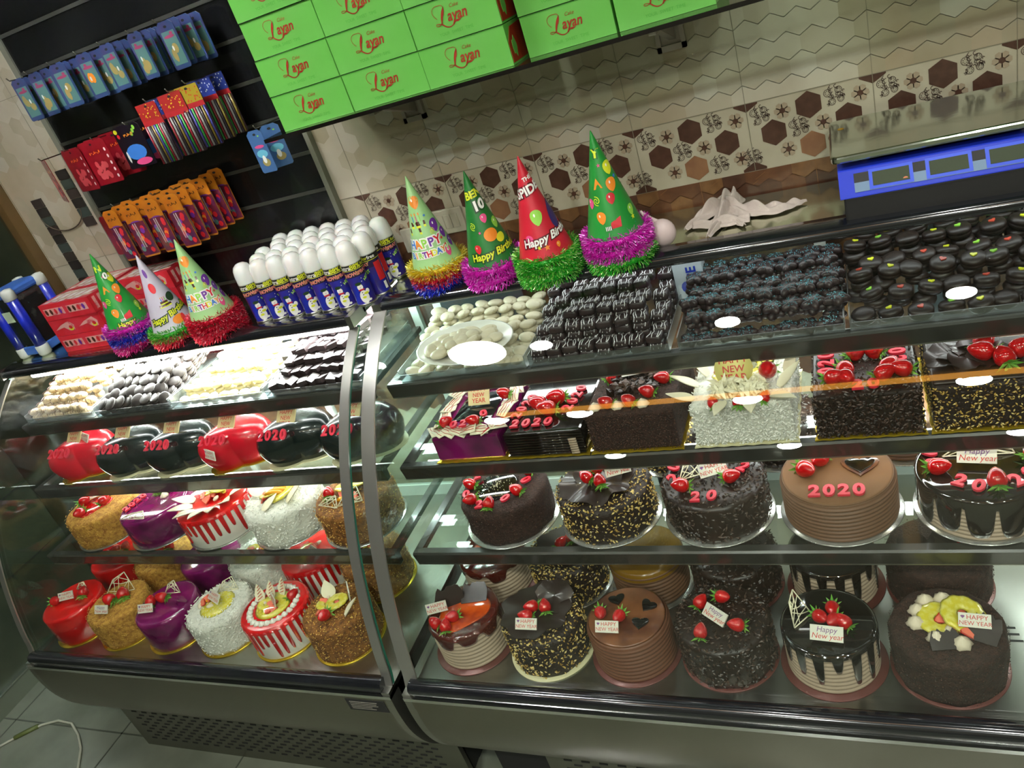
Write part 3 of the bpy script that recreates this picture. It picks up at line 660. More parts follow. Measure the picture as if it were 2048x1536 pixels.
# ---- right case, bottom deck, back row
BY = 1.36
t = base('caramel', -.945, BY, D, 'caramel glazed cake with combed beige sides, back bottom row behind the chocolate shard cake')
MB().use(C_['orange'], True).lathe([(.001, .001), (.05, .001), (.056, 0)], 30).build('orange_glaze', t, (0, 0, ZT+.002)); berries(t, [(.02, .02, 1), (-.02, .03, 2)], ZT)
t = base('nut', -.742, BY, D, 'chopped nut cake with a chocolate disc, back bottom row behind the wavy disc nut cake', bm='board_silver')
wavydisc(.07, .006, 5, CHD, 'chocolate_disc', t, (0, .01, ZT+.01)); berries(t, [(0, 0, 1), (.02, .02, 2)], ZT+.012)
t = base('tan', -.535, BY, D, 'ridged cake with amber top and pale plaque, behind the mocha heart cake', bm='board_silver')
MB().use(mat('amber_top', '7d5a12', .2, coat=.6), True).lathe([(.001, .002), (.083, .002), (.089, -.004), (.0925, -.02)], 48, caps=False).build('amber_glaze', t, (0, 0, ZT)); plaque(t, 0, -.04, ZT+.004, 0, .8)
t = base('flake', -.33, BY, D, 'dark chocolate flake cake with two strawberries, back bottom row behind the slanted plaque cake')
berries(t, [(.02, -.03, .8), (-.02, .0, 2)], ZT)
t = base('drip', -.12, BY, D, 'dark glazed cake with drips over beige ridges, back bottom row behind the white lattice cake'); plaque(t, .01, -.03, ZT+.004, -.3, .6, 1)
t = base('crumb', .085, BY, D, 'dark crumb cake with chocolate shards, back bottom row behind the pineapple cake')
shard(t, .01, -.03, ZT, -.2, .07, .05, .5, seed=2); shard(t, -.04, -.02, ZT, .4, .06, .04, .4, seed=12); berry(t, .05, .0, ZT, 1)
# ---- right case, lower shelf
D = .829; K = dict(r=.109, h=.093, br=.119, bm='board_silver'); ZT = .096; MY = 1.35
t = base('crumb', -.835, MY, D, 'round chocolate crumb cake ringed with pink numerals and strawberries, lower shelf, right case', **K)
MB().use(GEL, True).lathe([(.001, .003), (.05, .003), (.056, 0)], 40).build('black_jelly', t, (-.015, .0, ZT))
sprinkle(t, 'sugar_pearls', lambda rn: ((lambda a, q: (-.015+q*math.cos(a), q*math.sin(a), ZT+.003))(rn.uniform(0, 6.28), .048*rn.random()), (0, 0, 1)), [LAT], 90, .0025, 1, 3).location.z = 0
berries(t, [(-.085, .0, 3), (-.06, -.06, 3.9), (-.005, -.075, 1.6), (.05, -.03, 2.8), (.055, .045, 2.9)], ZT, 1.0)
nums(t, '20200', [(-.08, .035, .5), (-.082, -.035, .3), (-.032, -.075, .2), (.028, -.055, -.5), (.06, .01, -.8)], ZT+.004, .03)
t = base('nut', -.582, MY, D, 'round nut crusted cake with dark chocolate frill and strawberries, lower shelf, right case', **K)
wavydisc(.085, .009, 6, CHD, 'chocolate_disc', t, (-.01, -.005, ZT+.012), (.05, 0, 0)); wavydisc(.06, .01, 4, CHD, 'chocolate_frill', t, (.0, .01, ZT+.028), (.35, 0, 0), 1)
berries(t, [(-.025, -.02, 2.6), (.01, -.035, 2.0), (-.005, .01, 1)], ZT+.02); plaque(t, .045, .0, ZT+.02, .35, 1.0, 1, 1.1)
t = base('flake', -.334, MY, D, 'round dark flake cake with pink 20, white lattice and plaque, lower shelf, right case', **K)
nums(t, '20', [(-.025, -.075, 0), (.008, -.072, -.05)], ZT+.004, .034); nums(t, '2020', [(-.08, -.01, .8), (-.085, .03, 1), (.065, .02, -.6), (.06, .055, -.8)], ZT+.004, .034)
berries(t, [(-.058, -.045, -2.9), (.045, -.02, 3.3+2.9)], ZT+.003, 1.1); lattice(t, -.04, .0, ZT+.003, .4, .06, .05, .7, 7); plaque(t, .005, .0, ZT+.008, .4, .8, 0, 1.15)
t = base('tan', -.086, MY, D, 'round cocoa brown ridged cake with pink 2020 and a glossy black heart', **K)
MB().use(mat('cocoa_dust', '74502f', .8), True).lathe([(.001, .002), (.100, .002), (.107, -.001)], 60).build('cocoa_top', t, (0, 0, ZT-.001))
row2020(t, .0, -.07, ZT+.004, 0, .027, .037); berries(t, [(-.055, -.01, -.9), (-.03, .022, -1.9)], ZT+.001, 1.3)
o = MB().use(C_['mousse'], True).poly(heartpts(.068), 0, .004).build('heart_border', t, (.045, .012, ZT+.001), .0015); MB().use(GEL, True).poly(heartpts(.054), 0, .004).build('glossy_heart', o, (0, 0, .003), .0015)
rosettes(t, [(.05, .07)], ZT, C_['mousse'], 1.4); plaque(t, .0, .07, ZT+.004, 0, .9, 1)
t = base('longdrip', .166, MY, D, 'round black glazed cake with pink 20 20, right end of the lower shelf', **K)
nums(t, '2020', [(-.04, -.055, -.5), (-.012, -.072, -.35), (.05, -.06, .5), (.075, -.04, .7)], ZT+.005, .036); nums(t, '20', [(-.075, .0, .9), (-.08, .035, 1)], ZT+.005, .034)
berries(t, [(-.07, -.02, -.3), (.018, -.062, 1.57), (.09, .01, .5)], ZT+.002, 1.2); plaque(t, -.005, .0, ZT+.008, -.15, .8, 1, 1.25); lattice(t, .0, .025, ZT+.004, 0, .12, .04, .8, 9)
for x, kd, lb in ((-.47, 'nut', 'nut cake at the rear of the lower shelf, behind the frill cake'), (-.215, 'flake', 'dark flaked cake at the rear of the lower shelf, left of the black heart'), (.05, 'tan', 'ridged brown cake at the back of the lower shelf behind the black heart cake')):
    t = base(kd, x, 1.585, D, lb, r=.095, h=.09, br=.11, bm='board_silver'); rosettes(t, [(.0, -.05), (.03, -.04)], .093)
# ---- right case, upper shelf with square cakes
D = 1.024
def sq(m, x, w, dep, h, label, style, bm='board_gold'):
    t = thing('square_cake', label, 'cake', (x, 1.325+dep, D))
    b = MB().use(C_[bm]); pts = []
    for sx, sy, ax in ((0, -1, 0), (1, 0, 1), (0, 1, 0), (-1, 0, 1)):
        pass
    n = 14; W, Q = w+.006, dep+.006
    for k in range(n): pts.append((-W+2*W*k/n, -Q+.0025*(k % 2)))
    for k in range(n): pts.append((W-.0025*(k % 2), -Q+2*Q*k/n))
    for k in range(n): pts.append((W-2*W*k/n, Q-.0025*(k % 2)))
    for k in range(n): pts.append((-W+.0025*(k % 2), Q-2*Q*k/n))
    b.poly(pts, 0, .003).build('cake_board', t)
    o = MB().use(C_[m]).box(-w, w, -dep, dep, .003, h).build('sponge', t, bevel=.006)
    if style == 'nut': sprinkle(t, 'chopped_nuts', boxs(w, dep, h), CHIPN+[FLK[0]], 1500, .004)
    if style == 'flake': sprinkle(t, 'chocolate_flakes', boxs(w, dep, h), FLK, 1800, .005, 2)
    if style == 'crumb': sprinkle(t, 'chocolate_crumbs', boxs(w, dep, h), CRD+[mat('crumb_mid', '4a2a1e', .7)], 2600, .0028, 1.3)
    if style == 'coco': sprinkle(t, 'coconut_flakes', boxs(w, dep, h), COC, 2200, .0045, 2)
    return t
t = sq('purple', -.87, .088, .115, .07, 'square purple glazed cake wreathed in white chocolate frills with red lines, upper shelf', 'plain')
Z = .07
for i in range(26):
    a = 2*PI*i/26; x = .082*max(-1, min(1, 1.35*math.cos(a))); y = .105*max(-1, min(1, 1.35*math.sin(a)))
    b = MB().use(LAT, True); pts = [(-.02, -.012), (.022, -.015), (.02, .012), (.006, .02), (-.018, .014)]
    b.poly(pts, 0, .002); b.use(mat('red_sauce', 'b5121f', .2, coat=.5))
    for q in (-.006, .002, .009): b.tube([(-.018, q, .0025), (-.006, q+R(-.003, .003), .0028), (.006, q+R(-.003, .003), .0028), (.018, q, .0025)], .0008, 4)
    o = b.build('white_chocolate_frill', t, (x, y, Z+.004+R(0, .008))); o.rotation_euler = (R(-.35, .35), R(-.35, .35), a+PI/2)
MB().use(GEL, True).box(-.055, .05, -.05, .07, 0, .004).build('black_jelly', t, (0, 0, Z), .002)
berries(t, [(-.055, -.075, .2), (.02, -.08, 3.3), (.06, .03, 3)], Z+.008); nums(t, '020', [(-.03, -.088, .25), (-.005, -.086, .15), (.035, -.05, .5)], Z+.014, .03); plaque(t, .0, .02, Z+.012, 0, .9, 2, 1.1, True)
t = sq('chocg', -.676, .094, .125, .068, 'square black glazed cake with three pink 2020 numerals and strawberries, second on the upper shelf', 'plain')
Z = .068
sd_ = MB().use(C_['chocg'], True)
for k in range(9): sd_.tube([(-.092, -.126, .008+k*.007), (.092, -.126, .008+k*.007)], .003, 6)
sd_.build('glaze_ridges', t)
cr = MB().use(C_['beige'], True)
for k in range(7): cr.tube([(.06, -.129, .008+k*.006), (.078, -.129, .009+k*.006)], .0028, 6)
cr.build('bare_cream', t)
row2020(t, -.03, -.095, Z+.002, .0, .027, .032); nums(t, '2020', [(-.078, -.06, 1.3), (-.072, -.035, 1.3), (-.066, -.01, 1.3), (-.06, .015, 1.3)], Z+.002, .03)
nums(t, '2020', [(.045, -.045, 1.3), (.05, -.018, 1.3), (.054, .008, 1.3), (.058, .035, 1.3)], Z+.002, .03); berries(t, [(-.03, -.03, 3), (.0, -.055, 3.3), (.01, -.01, 3.6)], Z, 1.3)
t = sq('crumb', -.471, .096, .13, .098, 'square brown crumb cake with strawberries, cream dots and a pile of shavings', 'crumb')
Z = .098
berries(t, [(-.05, -.1, 3), (.0, -.1, 2.6), (.035, -.07, 3.0), (.06, -.02, 3.4), (-.055, -.0, .5)], Z); rosettes(t, [(-.075, -.105), (-.025, -.105), (.03, -.105)], Z, CREAMR, 1.1)
sprinkle(t, 'chocolate_shavings', lambda rn: ((rn.uniform(-.05, .05), rn.uniform(-.06, .06), Z+rn.uniform(.002, .016)), (rn.uniform(-1, 1), rn.uniform(-1, 1), 1)), FLK, 260, .011, 2.2); plaque(t, .0, .0, Z+.016, .2, .8, 0, 1.2)
t = sq('coco', -.244, .097, .13, .098, 'square white coconut cake with strawberries and a yellow happy new year plaque', 'coco', 'board_white')
for k, (x, y, rz, tl) in enumerate(((-.085, -.06, 1.5, .5), (-.09, -.11, 1.2, .1), (-.03, -.125, 3.0, .15), (.02, -.125, 3.3, .15), (.075, -.09, -.9, .6), (.09, -.05, -.6, 1.0), (-.07, -.02, 1.2, .9), (.06, -.115, -2.2, .2))): petal(t, x, y, Z+.006, rz, tl, .034, .065)
o = MB().use(mat('yellow_plaque', 'd9cf7c', .4), True).lathe([(.001, 0), (.038, 0), (.038, .003), (.001, .003)], 32).build('message_plaque', t, (-.01, -.055, Z+.036)); o.rotation_euler = (1.05, 0, 0)
for i, (q, s_) in enumerate((('HAPPY', .019), ('NEW', .019), ('YEAR', .022))):
    f = MB().use(PTXT).add(*text(q, s_, 0, 0, .015)); f.v = [(a, c+.018-.0185*i, .0035) for a, c, d in f.v]; f.build('lettering', o)
sprinkle(t, 'cream_shreds', lambda rn: ((rn.uniform(-.05, .05), rn.uniform(-.11, -.07), Z+rn.uniform(.0, .02)), (rn.uniform(-1, 1), -.5, 1)), [LAT], 200, .01, 3)
berries(t, [(.055, -.06, -1.57)], Z+.012, 1.3); fruitmix(t, Z, 0, -.02, .06, 9, 2); berries(t, [(-.05, -.125, 2), (.0, -.13, 1.57), (.05, -.12, 1.2)], Z-.004, .8)
t = sq('choc', -.016, .092, .13, .098, 'square dark flake cake with pink numerals down both sides and strawberries', 'flake')
nums(t, '20', [(-.012, -.108, 0), (.015, -.108, 0)], Z+.003, .034); nums(t, '020', [(-.065, -.05, 1.57), (-.065, -.02, 1.57), (-.065, .01, 1.57)], Z+.003, .034); nums(t, '202', [(.06, -.03, -1.5), (.06, .0, -1.5), (.06, .03, -1.5)], Z+.003, .034)
berries(t, [(-.052, -.085, -.2), (-.03, -.06, -1), (-.03, -.09, -1.2), (.035, -.085, .3), (.045, -.06, .8), (.065, -.075, 3.1), (-.01, .0, .5), (.02, .0, 2.6)], Z, 1.15)
t = sq('nut', .19, .097, .13, .098, 'square nut covered cake with dark chocolate top, right end of the upper shelf', 'nut')
MB().use(CHD, True).box(-.095, .095, -.125, .125, 0, .006).build('chocolate_top', t, (0, 0, Z), .003)
for k in range(7): wavydisc(.035, .008, 3, CHD, 'chocolate_frill', t, (-.07+.012*k, -.06+.02*(k % 3), Z+.012), (R(-.3, .3), R(-.3, .3), R(0, 3)), k)
berries(t, [(-.01, -.06, 3.1), (.02, -.085, 1.8), (.05, -.06, .3), (.0, -.02, 1)], Z+.01, 1.25); nums(t, '20', [(-.01, -.02, .3), (.015, .01, .3)], Z+.03, .034); plaque(t, .055, -.01, Z+.02, 0, 1.0, 0, 1.2)
# ---- left case, deck
D = .60; ZT = .108
def lf(kind, i, label, row=0, bm='board_gold'):
    return base(kind, (-1.322 if row == 0 else -1.325)-.205*i, 1.152 if row == 0 else 1.36, D, label, bm=bm, br=.1)
t = lf('gbrown', 0, 'golden brown crumb cake with pineapple and red slices, nearest bottom row, left case')
fruitmix(t, ZT, -.01, .0, .045, 11, 2); petal(t, -.03, .03, ZT+.004, .6, 1.0, .05, .05); petal(t, .05, -.03, ZT+.004, -.9, .7, .03, .06); plaque(t, .04, .03, ZT+.014, -.9, 1.3, 0); berries(t, [(-.0, -.045, -1.57)], ZT+.006, 1.1)
t = lf('stripe', 1, 'white cake with red drip stripes and striped chocolate fans, nearest bottom row, left case')
MB().use(PINE, True).lathe([(.001, .003), (.045, .003), (.052, 0)], 30).build('yellow_jelly', t, (0, 0, ZT+.003)); rosettes(t, [(.068*math.cos(a), .068*math.sin(a)) for a in [2*PI*k/26 for k in range(26)]], ZT+.001, C_['white'], .75)
for k in range(3):
    o = petal(t, -.045+.028*k, .01+.012*k, ZT+.006, .5-.3*k, 1.1, .035, .05); f = MB().use(C_['red'], True)
    for q in range(5): f.tube([(-.009+.002*q, .006+.008*q, .0025), (.006, .012+.008*q, .0025)], .0009, 4)
    f.build('red_lines', o)
plaque(t, .012, .0, ZT+.01, -.7, 1.2, 0, .9); berry(t, .05, .03, ZT, 1); fruitmix(t, ZT, -.01, -.01, .035, 13, 1)
t = lf('coco', 2, 'white coconut cake with yellow jelly top and lattice, nearest bottom row, left case')
MB().use(PINE, True).lathe([(.001, .003), (.045, .003), (.052, 0)], 30).build('yellow_jelly', t, (0, 0, ZT)); lattice(t, .0, .05, ZT, .2, .07, .04, 1.2, 21); plaque(t, .0, .005, ZT+.01, -.4, .8, 0, 1.1); fruitmix(t, ZT, -.03, .0, .03, 14, 0)
t = lf('purple', 3, 'shiny purple cake with strawberries, lattice and plaque, nearest bottom row, left case')
lattice(t, .01, .03, ZT+.008, .1, .055, .04, 1.3, 22); berries(t, [(-.01, .005, 3.2), (-.04, -.01, 2)], ZT+.002, 1.1); plaque(t, -.03, -.04, ZT+.004, .15, .9, 0)
t = lf('gold', 4, 'golden crumb cake with tall white lattice and plaque, nearest bottom row, left case')
lattice(t, -.01, .03, ZT+.004, .3, .1, .06, 1.2, 23); berries(t, [(.025, .015, 2.3), (-.01, -.01, 3)], ZT+.002, 1.3); plaque(t, .0, -.05, ZT+.004, .05, .9, 1)
t = lf('red', 5, 'bright red glazed cake with lattice and plaque, nearest bottom row, left case')
lattice(t, .01, .04, ZT+.002, -.1, .06, .03, 1.3, 24); berries(t, [(-.04, -.02, -.1), (.045, .02, 2)], ZT+.002, 1.1); plaque(t, .0, -.005, ZT+.008, .3, 1.0, 0)
for i, (kd, lb) in enumerate((('gbrown', 'golden brown crumb cake, back bottom row of the left case behind the pineapple crumb cake'), ('stripe', 'white cake with red drips, behind the cake with striped fans, bottom row'), ('coco', 'white coconut cake with strawberry slice, back bottom row of the left case'), ('purple', 'shiny purple cake, back bottom row of the left case'), ('gold', 'golden crumb cake, back bottom row of the left case'), ('red', 'bright red cake, left end of the back bottom row in the left case'))):
    t = lf(kd, i, lb, 1); fruitmix(t, ZT, 0, 0, .04, 30+i, 1 if i < 3 else 0)
    if i > 2: berries(t, [(.0, .0, 1), (.03, .02, 2)], ZT)
    if i == 1: plaque(t, .03, -.02, ZT+.005, -.5, .8)
# ---- left case, lower shelf
D = .829; K = dict(r=.110, h=.095, br=.116, bm='board_silver'); ZT = .098
def lp(kind, x, label, **k): return base(kind, x, 1.352, D, label, **{**K, **k})
t = lp('gbrown', -1.275, 'brown crumb cake with white lattice collar and pineapple, lower shelf of left case')
lattice(t, -.045, -.06, ZT+.002, -.2, .07, .03, .9, 31); lattice(t, .02, -.05, ZT+.002, .3, .07, .04, .9, 32); fruitmix(t, ZT, 0, .01, .06, 33, 2); berry(t, -.06, -.02, ZT+.004, 2, 1.1); petal(t, -.03, .03, ZT, .8, 1.0, .05, .06)
t = lp('coco', -1.52, 'white coconut cake heaped with yellow peach slices, lower shelf of left case')
fruitmix(t, ZT, -.01, 0, .06, 34, 2); petal(t, .05, -.04, ZT+.003, -.9, .6, .05, .07); petal(t, -.07, .0, ZT+.003, 1.2, .6, .05, .06); petal(t, -.01, -.07, ZT+.003, -.3, .3, .04, .06)
for k in range(4):
    o = MB().use(PEACH, True).ball((0, 0, 0), .03, .009, .009, 12, 6).build('peach_slice', t, (-.01+.008*k, -.01+.012*k, ZT+.016)); o.rotation_euler = (0, .1, .3)
t = lp('stripe', -1.772, 'white cake with red drip stripes and white chocolate petals, lower shelf of left case')
for k in range(7): petal(t, .06*math.cos(-2.9+.5*k), .06*math.sin(-2.9+.5*k), ZT+.004, -2.9+.5*k+PI/2-PI, .35, .05, .07)
fruitmix(t, ZT+.005, 0, .01, .045, 35, 2)
t = lp('purple', -2.015, 'glossy purple cake with red numerals and white lattice strip, lower shelf of left case')
lattice(t, -.015, -.082, ZT, .0, .1, .025, .5, 36); nums(t, '2020', [(-.075, -.04, 1.2), (-.07, -.02, 1.2), (-.066, .0, 1.2), (-.06, .02, 1.2)], ZT+.002, .03); berries(t, [(-.01, .04, 2), (.03, .05, 1)], ZT); rosettes(t, [(.03, .02)], ZT)
t = lp('gold', -2.255, 'golden crumb cake topped with red glaze and strawberries, lower shelf of left case')
MB().use(C_['red'], True).lathe([(.001, .003), (.045, .003), (.05, 0)], 30, (0, 0, 0), lambda a, z: 1+.2*math.sin(3*a)).build('red_glaze_patch', t, (-.01, -.01, ZT)); berries(t, [(-.06, .0, .5), (-.02, -.06, -1.5), (.03, .0, 1), (.0, .04, 2)], ZT, 1.1); plaque(t, -.03, .03, ZT+.006, .5, .9, 0)
# ---- left case, upper shelf of hearts
D = 1.024
def fondant(t, m, W, H):
    n = 56; vs = []; lv = [(.82, 0), (.87, .1), (.95, .28), (1.0, .48), (.99, .64), (.94, .78), (.84, .9), (.66, .97), (.38, 1.0), (.02, 1.01)]; ca, sa = math.cos(-2.75), math.sin(-2.75)
    for s, z in lv:
        for i in range(n):
            u = 2*PI*i/n; x = .42*math.sin(u)**3+.11*math.sin(u); y = .40*math.cos(u)-.10*math.cos(2*u)-.03*math.cos(3*u)+.03
            x, y = x*W*s*1.02, (y-.02)*W*s*1.22; vs.append((x*ca-y*sa, x*sa+y*ca, H*z))
    b = MB().use(m, True).add(vs, [(j*n+i, j*n+(i+1) % n, (j+1)*n+(i+1) % n, (j+1)*n+i) for j in range(len(lv)-1) for i in range(n)]+[tuple(range((len(lv)-1)*n, len(lv)*n))])
    return b.build('fondant_icing', t, (0, 0, .003))
FB = mat('black_fondant', '16201f', .22, coat=.5); FR = mat('red_fondant', 'c40d24', .26, coat=.4)
hs = [(-1.21, 0, 'black fondant heart cake partly behind the steel glass strips between the cases'), (-1.42, 0, 'black fondant heart cake with red 2020, just left of the steel glass strips'), (-1.632, 1, 'red fondant heart cake with red 2020 and a small white plaque below it'),
      (-1.843, 0, 'black fondant heart cake left of the red heart with white plaque'), (-2.046, 0, 'black fondant heart cake beside the red heart at the left end'), (-2.262, 1, 'red fondant heart cake at the left end, with gold and white plaques')]
for k, (x, c, lb) in enumerate(hs):
    t = thing('heart_cake', lb, 'cake', (x, 1.425, D), 'fondant heart cakes')
    q = [((.42*math.sin(u)**3+.11*math.sin(u))*.2, (.40*math.cos(u)-.10*math.cos(2*u)-.03*math.cos(3*u)+.01)*.244) for u in [2*PI*i/48 for i in range(48)]]
    ca, sa = math.cos(-2.75), math.sin(-2.75); MB().use(C_['board_gold'] if c else C_['board_white']).poly([(x_*ca-y_*sa, x_*sa+y_*ca) for x_, y_ in q], 0, .003).build('cake_board', t)
    fondant(t, FR if c else FB, .208, .104)
    row2020(t, -.02, -.074, .098, .0, .025, .032, .75)
    o = plaque(t, -.006, -.012, .098, -.1, .8, 2, 1.25, True)
    if c: plaque(t, -.02 if k == 2 else .04, -.1 if k == 2 else -.01, .058 if k == 2 else .098, -.35, 1.25 if k == 2 else .9, 0, 1.05)

# ------------------------------------------------------------------ green cake boxes on the wall shelf
SH = mat('shelf_board', '14110f', .25)
t = thing('wall_shelf', 'long glass wall shelf with a dark edge carrying the green cake boxes', 'shelf')
MB().use(glass_mat('wall_shelf_glass', (.8, .86, .8), .05)).box(-1.16, 1.3, 1.478, WY, 1.8075, 1.8145).build('board', t); MB().use(SH).box(-1.16, 1.3, 1.474, 1.478, 1.8065, 1.8145).build('edge_strip', t)
BRK = mat('bracket_steel', 'aaa39c', .3, .4)
for x in (-.945, -.315, .315, .95):
    b = MB().use(BRK)
    for a, c in ((-.03, -.021), (.021, .03)): b.box(x+a, x+c, WY-.014, WY-.0, 1.725, 1.800)
    b.box(x-.03, x+.03, WY-.014, WY, 1.725, 1.737).box(x-.021, x+.021, WY-.004, WY, 1.737, 1.8).box(x-.004, x+.01, WY-.2, WY-.004, 1.788, 1.8)
    b.add([(x-.004, WY-.16, 1.79), (x+.01, WY-.16, 1.79), (x-.004, WY-.005, 1.745), (x+.01, WY-.005, 1.745), (x-.004, WY-.005, 1.79), (x+.01, WY-.005, 1.79)], [(0, 1, 3, 2), (0, 2, 4), (1, 5, 3), (2, 3, 5, 4), (0, 4, 5, 1)])
    b.build('bracket', t)
t2 = MB().use(BRK).box(-1.03, -.96, 1.68, 1.70, 1.781, 1.7995).build('support_bar', t)
GRN = mat('green_carton', '66b84e', .4, coat=.15, noise=(4, '74bd60', .4, .7)); LOGO = mat('box_logo_red', '9e2412', .5); FAINT = mat('box_faint_print', '4aa53a', .5); GSH = mat('carton_seam', '2c7d1c', .5); CRED = mat('carton_red_side', '9c3018', .4)
def layan():
    b = MB().use(LOGO); v, f = text('ayan', .038, 0, .25, .016); b.add([(x*.86+.014, 0, z+.001) for x, z, q in v], f)
    def st(pts, w):
        n = len(pts); vs = []
        for i, (x, z) in enumerate(pts):
            a = pts[max(0, i-1)]; c = pts[min(n-1, i+1)]; d = math.hypot(c[0]-a[0], c[1]-a[1]) or 1; nx, nz = -(c[1]-a[1])/d, (c[0]-a[0])/d
            ww = w(i/(n-1)) if callable(w) else w; vs += [(x+nx*ww, 0, z+nz*ww), (x-nx*ww, 0, z-nz*ww)]
        b.add(vs, [(2*i, 2*i+1, 2*i+3, 2*i+2) for i in range(n-1)])
    def bez(p, k=14):
        out = []
        for i in range(k+1):
            u = i/k; q = list(p)
            while len(q) > 1: q = [(a[0]+(c[0]-a[0])*u, a[1]+(c[1]-a[1])*u) for a, c in zip(q, q[1:])]
            out.append(q[0])
        return out
    st(bez([(-.044, .002), (-.062, .018), (-.05, .036), (-.031, .032)]), .0007)
    st(bez([(-.031, .032), (-.014, .034), (-.016, .020), (-.024, .006)]), .0007)
    st(bez([(-.017, .026), (-.022, .02), (-.03, .004), (-.034, -.012)]), lambda u: .0008+.0022*math.sin(PI*min(1, u*.9)))
    st(bez([(-.032, -.010), (-.05, -.024), (-.062, -.008), (-.046, -.006), (-.034, -.014)]), .0008)
    st(bez([(-.036, -.011), (-.026, -.022), (-.016, -.03), (-.002, -.024), (.006, -.012)]), lambda u: .0007+.0012*(1-u))
    st(bez([(.006, -.008), (.0, -.026), (-.008, -.026), (-.002, -.014), (.016, -.014)]), .0008)
    b.add([(.003, 0, -.0135), (.011, 0, -.0115), (.024, 0, -.0125), (.012, 0, -.0175)], [(0, 1, 2, 3)])
    v, f = text('Cake', .013, 0, .35); b.add([(x+.012, 0, z+.024) for x, z, q in v], f)
    return b.mesh('logo')
LG = layan()
fm = MB().use(FAINT); v, f = text('YOUR  SWEET  TIME', .008); fm.add([(x, 0, z-.029) for x, z, q in v], f); FM = fm.mesh('caption')
def gbox(w, d):
    b = MB().use(GRN).box(-w/2, w/2, 0, d, 0, .0738).mesh('carton')
    s = MB().use(GSH).box(-w/2+.001, w/2-.001, -.0006, .001, .0725, .0735).mesh('lid_seam')
    return b, s
B1, B2 = gbox(.184, .24), gbox(.1745, .2)
cols = [(-1.025, 1.5, B1, 'first'), (-.839, 1.5, B1, 'second'), (-.653, 1.5, B1, 'third'), (-.452, 1.535, B2, 'fourth'), (-.272, 1.535, B2, 'fifth'), (.24, 1.54, B2, 'sixth'), (.42, 1.54, B2, 'seventh')]
side = MB().use(CRED).poly([(.004, .004), (.16, .004), (.2, .06), (.12, .07), (.03, .066), (.004, .04)], 0, .0008, lambda p: (.0921+p[2], p[0]+.0, p[1]))
side.use(GRN); LF = [(.03+.012*math.cos(a), .03+.016*math.sin(a*1.0)*(1+.3*math.cos(5*a))) for a in [2*PI*k/20 for k in range(20)]]
side.poly(LF, .0008, .0012, lambda p: (.0921+p[2], p[0], p[1])); SD = side.mesh('side_print')
pos = ['bottom', 'second', 'third', 'top']
for c, (x, y, (bm_, sm_), cn) in enumerate(cols):
    for r in range(4 if c < 4 else 3):
        dx = R(-.0015, .0015) if r else 0; t = thing('cake_box', 'green cake carton with red script, %s, %s column from the left' % (['lowest', 'second from the shelf', 'third from the shelf', 'fourth from the shelf'][r], cn), 'box', (x+dx, y+(R(-.004, .004) if c != 2 else 0), 1.815+r*.0755), 'green cake cartons')
        put(bm_, 'carton', t); put(sm_, 'lid_seam', t); k = .72 if c < 3 else .68
        put(LG, 'script_logo', t, (.0 if c != 0 else -.0, -.0008, .040), sc=(k, 1, k)); put(FM, 'caption', t, (0, -.0007, .042))
        if c == 2: put(SD, 'red_side_panel', t)

# ------------------------------------------------------------------ things on the case tops
TZ = 1.386; TP = 1.3805
TIN = {}
def tinmats(nm, a, b): return [mat('tinsel_%s_a' % nm, a, .3, .2), mat('tinsel_%s_b' % nm, b, .2, .4), mat('tinsel_%s_c' % nm, tuple(min(1, .35+.8*v) for v in srgb(b)), .15, .2)]  # third tone: near-white strands, sparkle put into their colour
TC = dict(magenta=tinmats('magenta', 'd820bc', 'f870ea'), gold=tinmats('gold', 'd8bc20', 'fff070'), red=tinmats('red', 'cc1236', 'f85070'), blue=tinmats('blue', '1822b0', '5a78ff'), green=tinmats('green', '2aa82c', 'a8f070'), pink=tinmats('pink', 'b5126e', 'f04aa8'))
def tinsel(nm, r, hh=.024, n=2100):
    k = (nm, r, hh)
    if k not in TIN:
        rn = random.Random(len(TIN)+3); b = MB()
        for i in range(n):
            a = rn.uniform(0, 2*PI); z = rn.uniform(-hh*.5, hh*.5); p = Vector((r*math.cos(a), r*math.sin(a), z))
            el = z/hh*1.8+rn.uniform(-.5, .5); d = Vector((math.cos(a)*math.cos(el), math.sin(a)*math.cos(el), math.sin(el)*.8)); d = (d+Vector((rn.uniform(-.5, .5), rn.uniform(-.5, .5), rn.uniform(-.2, .2)))).normalized()
            l = rn.uniform(.008, .015); w_ = d.cross(Vector((rn.random(), rn.random(), rn.random()))).normalized()*.0009; q = p+d*l+Vector((0, 0, -.001))
            b.use(TC[nm][0 if rn.random() < .55 else (1 if rn.random() < .75 else 2)]).add([p-w_, p+w_, q+w_*.8, q-w_*.8], [(0, 1, 2, 3)])
        b.use(TC[nm][0], True); m_ = 30
        b.add([((r+(hh*.15)*math.cos(v))*math.cos(2*PI*i/m_), (r+hh*.15*math.cos(v))*math.sin(2*PI*i/m_), hh*.3*math.sin(v)) for i in range(m_) for v in [2*PI*j/6 for j in range(6)]], [(i*6+j, i*6+(j+1) % 6, ((i+1) % m_)*6+(j+1) % 6, ((i+1) % m_)*6+j) for i in range(m_) for j in range(6)])
        TIN[k] = b.mesh('tinsel')
    return TIN[k]
HR_, HH = .062, .215                    # cone radius at rim and height
def onto(th0):                          # flat (u, v) print -> cone, v is height over the rim
    def f(u, v, off=.0007):
        r = HR_*(1-v/HH); a = th0+u/max(.006, HR_*(1-v/HH)); rr = r+off
        return (rr*math.cos(a), rr*math.sin(a), v+off*.28)
    return f
